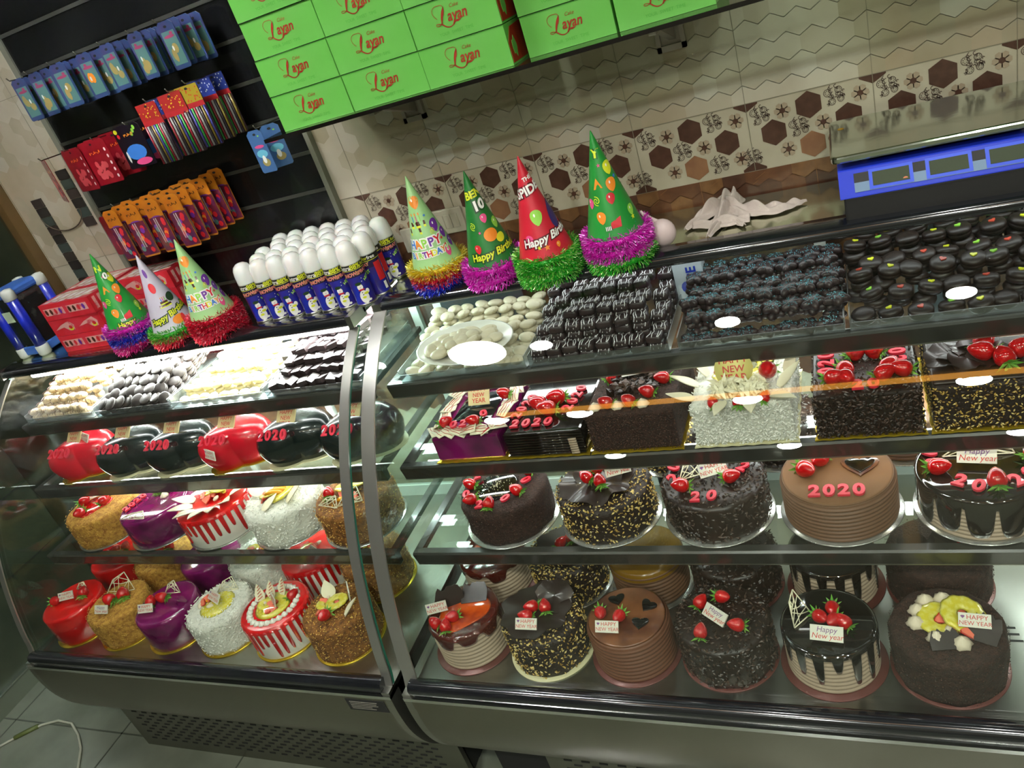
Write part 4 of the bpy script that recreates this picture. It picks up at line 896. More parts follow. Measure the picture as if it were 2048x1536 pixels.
def pdisc(b, m_, F, cu, cv, ru, rv, off=.0008, n=20, egg=0):
    vs = [F(cu, cv, off)]
    for q in (.5, 1):
        for i in range(n):
            a = 2*PI*i/n; s_ = 1-egg*math.sin(a)*-.25; vs.append(F(cu+q*ru*math.cos(a)*s_, cv+q*rv*math.sin(a), off))
    fs = [(0, 1+i, 1+(i+1) % n) for i in range(n)]+[(1+i, 1+n+i, 1+n+(i+1) % n, 1+(i+1) % n) for i in range(n)]
    b.use(m_).add(vs, fs)
def pm(nm, c): return mat('print_'+nm, c, .4, coat=.2)
WHT, YEL, PUR, ORG, PNK, LGR, CHO, REDP, BLU, DRK = pm('white', 'f0f0ec'), pm('yellow', 'd9e030'), pm('purple', '6a2a9a'), pm('orange', 'e88a2a'), pm('pink', 'e0508a'), pm('lime', '8fd04a'), pm('choc', '4a2214'), pm('red', 'c8202c'), pm('blue', '3a7ad0'), pm('dark', '1c3a1e')
def balloon(b, m_, F, u, v, s_):
    pdisc(b, m_, F, u, v, s_*.95, s_*1.2, .0008, 18, 1); pdisc(b, WHT, F, u-s_*.25, v+s_*.4, s_*.15, s_*.28, .0012, 8)
    b.use(m_).add([F(u, v-s_*.9, .0009), F(u-s_*.2, v-s_*1.25, .0009), F(u+s_*.2, v-s_*1.25, .0009)], [(0, 1, 2)])
def star(b, m_, F, u, v, s_):
    vs = [F(u, v, .0009)]+[F(u+(s_ if i % 2 == 0 else s_*.42)*math.sin(PI*i/5), v+(s_ if i % 2 == 0 else s_*.42)*math.cos(PI*i/5), .0009) for i in range(10)]
    b.use(m_).add(vs, [(0, 1+i, 1+(i+1) % 10) for i in range(10)])
def swirl(b, m_, F, u, v, s_):
    for ph in (0, PI):
        vs = []
        for i in range(13):
            a = ph+i*.42; r = s_*(.15+.07*i)
            for w_ in (-.09, .09): vs.append(F(u+(r+w_*s_)*math.cos(a), v+(r+w_*s_)*math.sin(a), .0009))
        b.use(m_).add(vs, [(2*i, 2*i+1, 2*i+3, 2*i+2) for i in range(12)])
def ptext(b, m_, F, st, u, v, size, shear=0, rot=0, bold=.02, back=None, off=.0013, multi=None, bb=.11):
    for mm, bd, of in (((back, bold+bb, off-.0004),) if back else ())+((m_, bold, off),):
        if multi and mm is m_:
            x = -len(st)*size*.31
            for i, ch in enumerate(st):
                vv, ff = text(ch, size, 0, shear, bd); b.use(multi[i % len(multi)]).add([F(u+x+.62*size*(i+.5)+p[0], v+p[1], of) for p in vv], ff)
        elif multi:
            x = -len(st)*size*.31
            for i, ch in enumerate(st):
                vv, ff = text(ch, size, 0, shear, bd); b.use(mm).add([F(u+x+.62*size*(i+.5)+p[0], v+p[1], of) for p in vv], ff)
        else:
            vv, ff = text(st, size, 0, shear, bd); c, s_ = math.cos(rot), math.sin(rot)
            b.use(mm).add([F(u+p[0]*c-p[1]*s_, v+p[0]*s_+p[1]*c, of) for p in vv], ff)
def pcake(b, F, u, v, s_):
    for dy, w_, h in ((0, 1.0, .5), (.5, .62, .5)):
        for m_, y0, y1 in ((CHO, dy+h*.35, dy+h), (YEL, dy, dy+h*.35)):
            b.use(m_).add([F(u-w_*s_, v+y0*s_, .0009), F(u, v+y0*s_, .0009), F(u+w_*s_, v+y0*s_, .0009), F(u+w_*s_, v+y1*s_, .0009), F(u, v+y1*s_, .0009), F(u-w_*s_, v+y1*s_, .0009)], [(0, 1, 4, 5), (1, 2, 3, 4)])
    for k in range(3):
        x = u+(k-1)*s_*.3; b.use([BLU, PNK, LGR][k]).add([F(x-.001, v+s_, .001), F(x+.001, v+s_, .001), F(x+.001, v+s_*1.45, .001), F(x-.001, v+s_*1.45, .001)], [(0, 1, 2, 3)]); pdisc(b, ORG, F, x, v+s_*1.58, s_*.06, s_*.12, .001, 8)
MUL = [BLU, ORG, LGR, PUR, REDP, YEL]
def hat_party(b, F):
    balloon(b, ORG, F, -.004, .158, .012); pcake(b, F, -.012, .088, .028); ptext(b, REDP, F, 'HAPPY', -.014, .066, .026, 0, 0, .03, WHT, multi=MUL); ptext(b, REDP, F, 'BIRTHDAY!', -.010, .042, .0185, 0, 0, .03, WHT, multi=MUL)
    balloon(b, PUR, F, .024, .098, .012); balloon(b, PUR, F, .042, .075, .010); balloon(b, PUR, F, .056, .05, .010); balloon(b, PNK, F, .036, .034, .009); swirl(b, YEL, F, .014, .088, .007)
    star(b, REDP, F, .03, .066, .0045); star(b, REDP, F, .034, .05, .0045); star(b, BLU, F, .008, .125, .004); star(b, PNK, F, .06, .08, .003)
    for k in range(9): b.use(DRK if k % 2 else WHT).add([F(.062+.0012*k, .06, .0013), F(.0632+.0012*k, .06, .0013), F(.0632+.0012*k, .07, .0013), F(.062+.0012*k, .07, .0013)], [(0, 1, 2, 3)])
def hat_ten(b, F):
    ptext(b, YEL, F, 'BEN', .002, .165, .022, .1, .15, .04, DRK); ptext(b, WHT, F, '10', .006, .14, .028, .1, .15, .05, DRK); star(b, DRK, F, .014, .141, .004)
    balloon(b, PNK, F, .008, .112, .008); swirl(b, YEL, F, -.022, .1, .008); balloon(b, LGR, F, .034, .095, .010); balloon(b, REDP, F, -.026, .052, .008); ptext(b, YEL, F, 'Happy Birthday', .016, .038, .021, .2, .08, .03, DRK)
    pdisc(b, ORG, F, .012, .075, .016, .014); pdisc(b, YEL, F, .034, .062, .012, .01); star(b, PNK, F, -.01, .085, .004)
def hat_red(b, F):
    ptext(b, WHT, F, 'SPIDER', .004, .148, .024, .1, 1.15-.9, .035, pm('darkred', '5a0a18')); ptext(b, WHT, F, 'THE', .004, .17, .011, .1, .25, .03)
    balloon(b, LGR, F, .0, .092, .013); balloon(b, PNK, F, -.028, .05, .009); ptext(b, WHT, F, 'Happy Birthday', .022, .05, .022, .25, .12, .03, pm('darkred', '5a0a18'))
    pdisc(b, pm('navy', '3a2a6a'), F, .042, .088, .014, .03, .0008); star(b, ORG, F, .004, .03, .007); star(b, YEL, F, -.012, .033, .005); balloon(b, ORG, F, .03, .028, .005)
def hat_balloons(b, F, yn=False):
    ptext(b, YEL, F, 'Y' if not yn else 'N', -.004, .172, .022, .1, 0, .04, DRK)
    if yn: ptext(b, WHT, F, '0', .004, .15, .022, .1, 0, .05, DRK)
    balloon(b, YEL, F, .016, .142, .011); star(b, PNK, F, -.002, .15, .004); balloon(b, ORG, F, .014, .11, .011); balloon(b, REDP, F, .006, .085, .009); balloon(b, ORG, F, -.022, .052, .010); swirl(b, YEL, F, -.024, .085, .009); star(b, BLU, F, .026, .122, .005)
    b.use(ORG).add([F(-.014, .128, .001), F(-.024, .106, .001), F(-.004, .108, .001)], [(0, 1, 2)]); balloon(b, PNK, F, -.04, .08, .008); balloon(b, LGR, F, .045, .05, .009)
    b.use(REDP).add([F(-.005, .04, .001), F(.016, .048, .001), F(.014, .028, .001), F(-.008, .028, .001)], [(0, 1, 2, 3)]); star(b, YEL, F, .045, .036, .006)
    for k in range(8): b.use(DRK if k % 2 else WHT).add([F(-.018+.0016*k, .026, .0013), F(-.0164+.0016*k, .026, .0013), F(-.0164+.0016*k, .034, .0013), F(-.018+.0016*k, .034, .0013)], [(0, 1, 2, 3)])
    if yn: ptext(b, YEL, F, 'Happy', -.01, .018, .018, .2, 0, .03, DRK)
def hat_white(b, F):
    pcake(b, F, .004, .07, .016); ptext(b, YEL, F, 'Happy Birthday', .004, .05, .021, .2, .2, .03, DRK); pdisc(b, REDP, F, -.006, .125, .008, .014); pdisc(b, ORG, F, .018, .03, .018, .012); pdisc(b, PUR, F, -.004, .165, .004, .012); pdisc(b, DRK, F, .026, .09, .012, .012); pdisc(b, REDP, F, .03, .028, .006, .012)
CONE = {}
def hatstack(x, y, rings, basecol, prn, what, tilt=(0, 0), z0=.0, dz=.019, sc=1.0):
    """nested hats: the last ring belongs to the topmost hat"""
    n = len(rings); th = facing(x, y)
    for i, rg in enumerate(rings):
        top = i == n-1; z = TZ+.009+z0+i*dz
        lb = what if top else '%s tinselled party hat nested %s under the %s' % (rg, ['lowest', 'second', 'third', 'fourth'][i], ' '.join(what.split(' with ')[0].split(' ')[:5]))
        t = thing('party_hat', lb, 'party hat', (x+tilt[0]*i+R(-.001, .001), y+tilt[1]*i, z), 'party hats on the case tops')
        c = MB().use(pm('hat_'+basecol[0], basecol[1]), True).lathe([(HR_*sc, 0), (HR_*sc*.5, HH*.5), (.0012, HH)] if top else [(HR_, 0), (HR_*(1-.012/HH), .012)], 48, caps=False)
        if top: c.use(MATS['print_hat_'+basecol[0]]).lathe([(.0012, HH), (.0002, HH+.001)], 12)
        c.build('cone', t)
        put(tinsel(rg, HR_+.003), 'tinsel_rim', t, (0, 0, .002), rot=(0, 0, i*1.3))
        if top:
            b = MB(); prn(b, onto(th)); b.build('printed_design', t)
GL, GD = ('light_green', '9ccb8a'), ('green', '1f8a34')
hatstack(-.905, 1.56, ['blue', 'red', 'gold'], GL, hat_party, 'light green party hat with cake and purple balloons on blue, red and gold tinsel')
hatstack(-.755, 1.54, ['magenta', 'magenta'], ('dark_green', '1c6e2c'), hat_ten, 'dark green party hat with a large number 10 over magenta tinsel', dz=.024)
hatstack(-.610, 1.505, ['green', 'green', 'green'], ('red', 'c01c30'), hat_red, 'red party hat with one lime balloon over thick green tinsel', dz=.018)
hatstack(-.455, 1.52, ['green', 'magenta', 'magenta'], GD, hat_balloons, 'tall bright green party hat with balloons over magenta tinsel', dz=.024)
hatstack(-1.875, 1.50, ['pink', 'blue', 'magenta'], GD, lambda b, F: hat_balloons(b, F, True), 'bright green party hat with orange pizza slice, right beside the red cartons', dz=.024)
hatstack(-1.715, 1.495, ['red', 'green'], ('white', 'c9c4d6'), hat_white, 'white party hat with yellow lettering over green tinsel', dz=.018)
hatstack(-1.560, 1.49, ['red', 'red', 'red'], GL, hat_party, 'light green party hat with brown cake on thick red tinsel, beside the spray cans', dz=.018)
hd = thing('rubber_glove', 'pale crumpled glove lying behind the tall green party hat', 'glove', (-.37, 1.56, TP))
MB().use(mat('pale_rubber', 'd8c4c4', .4), True).ball((0, 0, .03), .028, .022, .03, 16, 10).build('palm', hd)
for k in range(4): MB().use(MATS['pale_rubber'], True).tube([(-.02+.01*k, 0, .045), (-.03+.006*k, .004, .07-.004*k), (-.036+.006*k, .0, .085-.006*k)], lambda u: .007*(1-.6*u), 8).build('finger', hd)

# snow spray cans
CANB = mat('can_blue', '1a2a9a', .22, coat=.5, noise=(30, '3a2468', .35, .7)); CAPM = mat('can_cap_white', 'e9ebe9', .22, coat=.5, sss=.1)
t = thing('spray_can', 'x', 'spray can', (0, 0, TP))
MB().use(STEEL, True).lathe([(.024, 0), (.0262, .002), (.0265, .006), (.0255, .008)], 28).build('base_rim', t)
MB().use(CANB, True).lathe([(.0255, .006), (.0255, .112)], 32, caps=False).use(mat('can_dark', '2a1c48', .25, coat=.5)).lathe([(.0256, .078), (.0256, .095)], 32, caps=False).build('can_body', t)
MB().use(CAPM, True).lathe([(.0262, .110), (.0264, .113), (.0258, .135), (.0235, .148), (.019, .157), (.011, .1625), (.0005, .1642)], 32).build('cap', t)
def cyl2(u, v, off=.0002): a = -PI/2+u/.0258; return ((.0257+off)*math.cos(a), (.0257+off)*math.sin(a), v)
b = MB(); F = cyl2
b.use(BLK).add([F(-.08+.0046*k, q) for q in (.097, .1105) for k in range(36)], [(k, k+1, 37+k, 36+k) for k in range(35)])
b.use(YEL).add([F(-.08+.0046*k, q, .0004) for q in (.0955, .0968) for k in range(36)], [(k, k+1, 37+k, 36+k) for k in range(35)])
ptext(b, WHT, F, 'Extra', -.023, .1032, .0155, 0, 0, .02, off=.0006); ptext(b, YEL, F, '88%', .006, .1032, .016, 0, 0, .03, off=.0006); ptext(b, YEL, F, 'for', .028, .1035, .0115, 0, 0, .02, off=.0006); ptext(b, WHT, F, 'free', .045, .1035, .0125, 0, 0, .02, off=.0006)
ptext(b, PNK, F, 'SNOW', -.015, .085, .012, .1, .12, .02, YEL, off=.0008, bb=.04); ptext(b, PNK, F, 'SPRAY', .018, .087, .011, .1, .12, .02, YEL, off=.0008, bb=.04); ptext(b, LGR, F, 'NET', .022, .068, .010, .1, .5, .04, off=.0006)
pdisc(b, WHT, F, .0, .025, .011, .017, .0004); pdisc(b, WHT, F, -.002, .051, .007, .008, .0005); pdisc(b, WHT, F, .012, .037, .005, .006, .0004); pdisc(b, WHT, F, .011, .014, .004, .003, .0004)
pdisc(b, DRK, F, -.004, .06, .008, .004, .0007); pdisc(b, REDP, F, -.001, .044, .008, .0022, .0008); pdisc(b, YEL, F, .007, .033, .006, .003, .0008); pdisc(b, YEL, F, -.001, .024, .005, .003, .0008); pdisc(b, BLK, F, -.002, .037, .0015, .0012, .0009); pdisc(b, BLK, F, -.001, .031, .0015, .0012, .0009); pdisc(b, PNK, F, -.002, .05, .0012, .001, .0009)
b.use(REDP).add([F(.045+.004*k, q, .0005) for q in (.04, .088) for k in range(6)], [(k, k+1, 7+k, 6+k) for k in range(5)]); b.use(WHT).add([F(.052+.004*k, q, .0006) for q in (.015, .034) for k in range(3)], [(k, k+1, 4+k, 3+k) for k in range(2)])
for k in range(5): star(b, WHT, F, R(-.02, .03), R(.06, .078), .0015)
b.build('label_print', t)
cans = []
for row in range(5):
    for c in range(7 if row < 4 else 6):
        cans.append((-1.43+.0535*c+(.018 if row % 2 else 0)-(.01 if row == 4 else 0), 1.52+.049*row, row, c))
cans = [q for q in cans if q[0] < -1.085 and q[1] < 1.735]
rown = ['nearest', 'second', 'third', 'fourth', 'rearmost']
for i, (x, y, row, c) in enumerate(cans):
    rz = facing(x, y)+PI/2+R(-.35, .25)+(-1.2 if (row, c) in ((1, 6), (2, 6)) else 0)
    edge = {0: 'left end', 6: 'right end'}.get(c)
    lb = 'white capped snow spray can, %s row%s' % (rown[row], ', '+edge if edge else (', next to the left end' if c == 1 else (', next to the right end' if c == 5 else '')))
    if c in (2, 3, 4): lb = 'white capped snow spray can, %s row, near its middle' % rown[row]
    if i == 0: t.location = (x, y, TP); t.rotation_euler = (0, 0, rz); t['label'] = lb; t['group'] = 'snow spray cans'; can0 = t
    else: dup(can0, (x, y, TP), (0, 0, rz), lb)

# red cartons
RC = mat('red_carton', 'c2202c', .35, coat=.2, noise=(18, 'd0384a', .45, .7)); BLUR = mat('carton_pale_print', 'd9a8a0', .4, noise=(40, 'c04050', .5, .65))
def rcarton(kind):
    b = MB().use(RC).box(0, .215, 0, .1, 0, .052).mesh('carton'); p = MB(); e = -.0006
    for k in range(2):
        x = .012+.1*k
        if kind == 0:
            p.use(BLUR).box(x, x+.085, e, 0, .016, .038)
            for q, m_ in enumerate((CHO, CHO, REDP, PUR)): p.use(m_).add([(x+.01+.02*q+.006*math.cos(a), e-.0004, .027+.009*math.sin(a)) for a in [2*PI*j/10 for j in range(10)]], [tuple(range(10))])
        else:
            p.use(BLUR).add([(x, e, .02), (x+.03, e, .034), (x+.07, e, .044), (x+.085, e, .03), (x+.08, e, .014), (x+.06, e, .012), (x+.04, e, .026)], [(0, 1, 2, 3, 4, 5, 6)])
            p.use(YEL).add([(x+.068+.010*math.cos(a), e-.0004, .02+.007*math.sin(a)) for a in [2*PI*j/12 for j in range(12)]], [tuple(range(12))]); p.use(REDP).add([(x+.068+.007*math.cos(a), e-.0006, .024+.006*math.sin(a)) for a in [2*PI*j/12 for j in range(12)]], [tuple(range(12))])
    p.use(BLUR)
    for k in range(4): p.box(.2156, .2162, .012+.02*k, .022+.02*k, .008, .045)
    p.use(WHT)
    for k in range(6): p.add([(.01+.034*k, .005+.01*(k % 2), .0524), (.035+.034*k, .01, .0524), (.06+.034*k if k < 4 else .21, .09, .0524), (.03+.034*k, .085, .0524)], [(0, 1, 2, 3)]) if k < 5 else None
    p.use(pm('cream2', 'd8c0a8')).box(.01, .205, .02, .035, .0521, .0524).box(.01, .205, .062, .08, .0521, .0524)
    return b, p.mesh('print')
RCs = [rcarton(0), rcarton(1)]
for (x, y, k, lv, lb) in [(0, 0, 0, 0, 'lowest red carton of the nearest stack beside the blue and white case'), (0, 0, 1, 1, 'middle red carton of the nearest stack beside the blue and white case'), (0, 0, 0, 2, 'topmost red carton of the nearest stack beside the blue and white case'),
        (0, .105, 0, 0, 'lowest red carton of the rear stack'), (0, .105, 1, 1, 'middle red carton of the rear stack'), (0, .105, 0, 2, 'topmost red carton of the rear stack, just behind the nearest stack'), (.235, .09, 1, 0, 'lowest red carton behind the left party hats'), (.235, .09, 0, 1, 'middle red carton behind the left party hats'), (.235, .09, 1, 2, 'topmost red carton behind the left party hats')]:
    t = thing('sweets_carton', lb, 'carton', (-2.225+x, 1.525+y, TP+.053*lv), 'red printed cartons', rz=R(-.02, .02))
    put(RCs[k][0], 'carton', t); put(RCs[k][1], 'printed_design', t)
# blue and white display toy case at the far left
DB, LB, CW = mat('toy_dark_blue', '1424a0', .3, coat=.3), mat('toy_light_blue', '3f6cc0', .35), mat('toy_corner_white', 'd3dbd6', .35, coat=.2)
t = thing('mini_display_case', 'small blue case with white rounded corners and dark glass at the counter end', 'display case', (-2.447, 1.525, TP))
w_, d_, h_ = .125, .15, .225
MB().use(LB).box(.01, w_-.01, .01, d_-.01, h_-.03, h_-.004).build('lid', t, bevel=.008); MB().use(LB).box(.012, w_-.012, .008, d_-.01, .006, .034).build('base', t, bevel=.004)
MB().use(mat('toy_dark_glass', '1a2222', .08, coat=.6, noise=(20, '4a4a44', .55, .75))).box(.014, w_-.014, .014, d_-.014, .03, h_-.03).build('glass_body', t)
MB().use(pm('sticker', 'b9cfa8')).box(.02, .07, .0132, .0140, .12, .155).build('sticker', t)
for x in (.016, w_-.016):
    for y in (.016, d_-.016):
        MB().use(DB, True).lathe([(.017, .02), (.017, h_-.02)], 20, (x, y, 0)).build('post', t)
        MB().use(CW, True).lathe([(.015, 0), (.0195, .006), (.0195, .032), (.017, .034)], 20, (x, y, 0)).build('corner_cap', t)
        MB().use(CW, True).lathe([(.017, h_-.036), (.0195, h_-.034), (.0195, h_-.012), (.015, h_-.002), (.0005, h_+.001)], 20, (x, y, 0)).build('corner_cap', t)

# weighing scale
SBL = mat('scale_blue', '2038c4', .3, coat=.4); LCD = mat('lcd_grey', '4a5244', .12, coat=.6); WRAP = mat('scale_label_grey', '6f8aa8', .3)
t = thing('weighing_scale', 'blue electronic weighing scale with steel pan and three grey displays', 'scale', (-.018, 1.51, TP))
MB().use(BLK).box(.0, .335, .0, .20, .004, .052).build('base', t, bevel=.004)
MB().use(SBL).extr([(-.004, .05), (.03, .095), (.2, .098), (.2, .05)], -.006, .341).build('housing', t, bevel=.003)
tf = lambda x, q, o=.0: (x, -.004+.034*q-.8*o, .05+.045*q+.6*o)
b = MB().use(BLK); b.add([tf(.02, .35, .0008), tf(.32, .35, .0008), tf(.32, .82, .0008), tf(.02, .82, .0008)], [(0, 1, 2, 3)]); b.use(WRAP).add([tf(.02, .18, .0012), tf(.32, .18, .0012), tf(.32, .5, .0012), tf(.02, .5, .0012)], [(0, 1, 2, 3)]); b.build('front_label', t)
for k in range(3):
    x = .045+.092*k; o = MB().use(mat('bezel_blue', '3c5ae0', .3, coat=.3)).add([tf(x, .2, .002), tf(x+.072, .2, .002), tf(x+.072, .86, .002), tf(x, .86, .002), tf(x, .2), tf(x+.072, .2), tf(x+.072, .86), tf(x, .86)], [(0, 1, 2, 3), (0, 4, 5, 1), (1, 5, 6, 2), (2, 6, 7, 3), (3, 7, 4, 0)]).build('display_bezel', t)
    MB().use(LCD).add([tf(x+.006, .3, .0026), tf(x+.066, .3, .0026), tf(x+.066, .76, .0026), tf(x+.006, .76, .0026)], [(0, 1, 2, 3)]).build('display', o)
MB().use(pm('orange_dot', 'd8784a')).add([tf(.104+.004*math.cos(a), .36+.05*math.sin(a), .003) for a in [PI*k/8 for k in range(9)]], [tuple(range(9))]).build('sticker', t)
MB().use(BLK).box(.05, .29, .06, .18, .098, .112).build('pan_support', t)
PAN = mat('scale_pan_steel', (.5, .53, .44), .13, 1, bump=(12, .2))
pts = []
for cx, cy, a0 in ((.318, .222, 0), (.0, .222, PI/2), (.0, .035, PI), (.318, .035, 1.5*PI)): pts += [(cx+.016*math.cos(a0+PI/2*k/5), cy+.012*math.sin(a0+PI/2*k/5)) for k in range(6)]
pan = MB().use(PAN).poly(pts, 0, .014).build('pan', t, (0, .0, .108), bevel=.004); pan.rotation_euler = (.05, 0, 0)
MB().use(pm('yellow_sticker', 'd8a828')).lathe([(.0005, 0), (.006, 0)], 12, (.006, .175, .0143)).build('pan_sticker', pan)

# crumpled cloth
CL = mat('rag_cloth', 'bdb0aa', .9, bump=(90, .5))
def strip(b, pts, ws, hs):
    n = len(pts); k = 15; vs = []
    for i, (x, y) in enumerate(pts):
        a = pts[max(0, i-1)]; c = pts[min(n-1, i+1)]; d = math.hypot(c[0]-a[0], c[1]-a[1]); nx, ny = -(c[1]-a[1])/d, (c[0]-a[0])/d
        for j in range(k):
            q = j/(k-1)*2-1; fold = .45*math.sin(q*9+i*.5)
            vs.append((x+nx*q*ws[i], y+ny*q*ws[i], .0015+hs[i]*max(0, 1-abs(q)**1.4)*(1+fold*.8)*(.75+.35*math.sin(1.3*i+q*4))+.003*abs(math.sin(6*q+i*.9))))
    b.add(vs, [(i*k+j, i*k+j+1, (i+1)*k+j+1, (i+1)*k+j) for i in range(n-1) for j in range(k-1)])
b = MB().use(CL, True)
def cpath(p, m_=4): return [q for i in range(len(p)-1) for q in [(p[i][0]+(p[i+1][0]-p[i][0])*u/m_, p[i][1]+(p[i+1][1]-p[i][1])*u/m_) for u in range(m_)]]+[p[-1]]
def lerp(l, n): return [l[int(i/(n-1)*(len(l)-1))]+(l[min(len(l)-1, int(i/(n-1)*(len(l)-1))+1)]-l[int(i/(n-1)*(len(l)-1))])*((i/(n-1)*(len(l)-1)) % 1) for i in range(n)]
for pth, ws, hs in (([(-.335, 1.62), (-.30, 1.68), (-.26, 1.745)], [.006, .02, .03, .026], [.006, .02, .035, .02]), ([(-.28, 1.555), (-.262, 1.64), (-.25, 1.72), (-.238, 1.75)], [.006, .022, .032, .03], [.008, .025, .045, .03]), ([(-.255, 1.70), (-.20, 1.66), (-.15, 1.64), (-.115, 1.655), (-.09, 1.665)], [.03, .034, .026, .016, .003], [.03, .028, .02, .014, .004]), ([(-.32, 1.63), (-.26, 1.62), (-.20, 1.62)], [.01, .03, .02], [.01, .022, .01]), ([(-.235, 1.63), (-.21, 1.585)], [.012, .006], [.012, .006])):
    pp = cpath(pth, 5); strip(b, pp, [q*.72 for q in lerp(ws, len(pp))], [q*.9 for q in lerp(hs, len(pp))])
o = b.build('cleaning_rag', None, (0, 0, TP)); md = o.modifiers.new('s', 'SUBSURF'); md.levels = 1; md.render_levels = 2; sl = o.modifiers.new('t', 'SOLIDIFY'); sl.thickness = .0012
tag(o, 'crumpled pinkish white cleaning rag on the steel worktop left of the scale', 'cloth')
# wall sockets behind the cans
SK = mat('socket_cream', 'b8b3a2', .35)
for x, z, lb in ((-1.06, 1.435, 'cream wall socket plate right behind the spray cans'), (-.955, 1.465, 'cream switch plate on the wall behind the light green hat')):
    t = thing('wall_switch', lb, 'switch', (x, WY, z)); MB().use(SK).box(-.045, .045, -.011, -.002, -.033, .033).build('plate', t, bevel=.003)
    for k in range(3): MB().use(SK).box(-.03+.021*k, -.011+.021*k, -.0135, -.011, -.018, .018).build('rocker', t, bevel=.001)

# ------------------------------------------------------------------ packs on the slatted wall
HK = mat('hook_wire', '9a9a94', .25, .9)
def hook(x, z, g, l=.12):
    b = MB().use(HK, True).tube([(x, WY-.018, z), (x, WY-.018-l, z+.004), (x, WY-.024-l, z+.012)], .0018, 6)
    tag(b.build('display_hook'), 'thin metal display hook holding the %s' % g, 'hook', 'display hooks')
FILM = glass_mat('clear_film', (.9, .9, .92), .10, .12)
def card(w, h, mats, prints, nm, film=True):
    b = MB().use(mats).poly([(-w/2+.004, -h), (w/2-.004, -h), (w/2, -h+.004), (w/2, -.008), (w/2-.01, 0), (-w/2+.01, 0), (-w/2, -.008), (-w/2, -h+.004)], -.0008, .0008, lambda p: (p[0], p[2], p[1])).mesh(nm)
    p = MB(); prints(p); return b, p.mesh('print')
def squig(p, m_, cx, cz, w=.03):
    for k in range(7): flat(p, m_, cx-w/2+w*k/6, cz+.002*math.sin(k*2.3), .0022, .0016+.0022*(k % 3 == 0), 8, -.0015-.00003*k)
def flat(p, m_, cx, cz, rx, rz, n=12, y=-.0012): p.use(m_).add([(cx+rx*math.cos(2*PI*k/n), y, cz+rz*math.sin(2*PI*k/n)) for k in range(n)], [tuple(range(n))])
BP = mat('pack_blue', '2c4470', .3, coat=.5, noise=(30, '463c68', .45, .7)); BPG = pm('pack_teal', '56807c'); YC = pm('candle_cream', 'a8955a'); HOLE = BLK
def pr_blue(seed):
    def f(p):
        rn = random.Random(seed); flat(p, HOLE, 0, -.012, .005, .003); p.use(BPG).box(-.02, .02, -.0012, -.001, -.098, -.022)
        flat(p, pm('dull_pink', '9c3c62'), 0, -.034, .017, .0035, y=-.0016); flat(p, pm('dull_pink', '9c3c62'), rn.uniform(-.01, .01), -.028, .005, .004, y=-.0017)
        for k in range(3): flat(p, rn.choice((YC, YC, ORG)), rn.uniform(-.01, .01), rn.uniform(-.085, -.055), rn.uniform(.005, .01), rn.uniform(.008, .015), y=-.0018-.0001*k)
        flat(p, WHT, rn.uniform(-.01, .01), -.06, .003, .006, y=-.0023)
    return f
bcards = [card(.052, .108, BP, pr_blue(k), 'card') for k in range(4)]
def pack(me, x, y, z, rz, label, grp, nm='candle_pack', cat='candle pack'):
    t = thing(nm, label, cat, (x, y, z), grp, rz); put(me[0], 'card', t); put(me[1], 'printed_design', t); return t
BLAB = ['left end', 'second', 'third', 'fourth', 'fifth', 'sixth', 'right end']
bx = [-1.975, -1.905, -1.815, -1.715, -1.63, -1.53, -1.44]
for i, x in enumerate(bx):
    hook(x, 2.105, 'blue candle packs'); n = [3, 2, 4, 3, 3, 4, 4][i]
    for k in range(n):
        fr_ = k == 0; lb = ('foremost blue candle pack on the %s hook of the top row' if fr_ else 'blue candle pack hanging behind others on the %s hook of the top row') % BLAB[i]
        pack(bcards[(i+k) % 4], x+R(-.006, .006)+(.012*k if i in (1, 3, 6) else 0), 1.66+.022*k, 2.108+R(-.002, .002), R(-.12, .12), lb, 'blue candle packs, top row')
RP = mat('pack_red', '8a1420', .3, coat=.5, noise=(25, '7a0c1c', .4, .7)); PEB = mat('pack_pebble', 'c04a50', .4)
def pr_red(p):
    flat(p, HOLE, .0, -.01, .005, .003); squig(p, ORG, 0, -.033, .04)
    rn = random.Random(4)
    for k in range(16): flat(p, PEB, rn.uniform(-.025, .025), rn.uniform(-.1, -.06), .008, .009, 8, -.0016-.00005*k)
    for k in range(5): flat(p, WHT, .045, -.03-.018*k, .004, .005, 8, -.0014)
rcard = card(.115, .118, RP, pr_red, 'card')
def dark_side(p): pass
for k, (x, y, z, rz, lb) in enumerate([(-1.995, 1.62, 1.905, -.6, 'foremost dark red bag with pebble window at the left, second row'), (-1.93, 1.66, 1.91, -.3, 'red bag behind the foremost one at the left of the second row'), (-1.87, 1.70, 1.915, -.15, 'rear red bag at the left of the second row'), (-1.83, 1.645, 1.915, -.1, 'foremost red bag beside the black and green pack'), (-1.79, 1.69, 1.918, .0, 'red bag behind the one beside the black and green pack')]):
    pack(rcard, x, y, z, rz, lb, 'red party bags', 'party_bag', 'party bag')
hook(-1.93, 1.905, 'left red party bags'); hook(-1.99, 1.902, 'foremost red party bag', .15); hook(-1.81, 1.91, 'right red party bags')
def pr_dark(p):
    flat(p, BLU, 0, -.072, .036, .02, 16); flat(p, PNK, .012, -.098, .03, .009, 14, -.0015); flat(p, WHT, -.036, -.08, .004, .016, 8, -.0013)
    for k in range(3): flat(p, LGR, .03-.008*k, -.012-.007*k, .005, .006, 8, -.0015)
    flat(p, YEL, -.04, -.012, .007, .006, 8); flat(p, REDP, -.036, -.025, .005, .006, 8); squig(p, ORG, 0, -.026)
dcard = card(.1, .112, mat('pack_black', '17101c', .3, coat=.5), pr_dark, 'card')
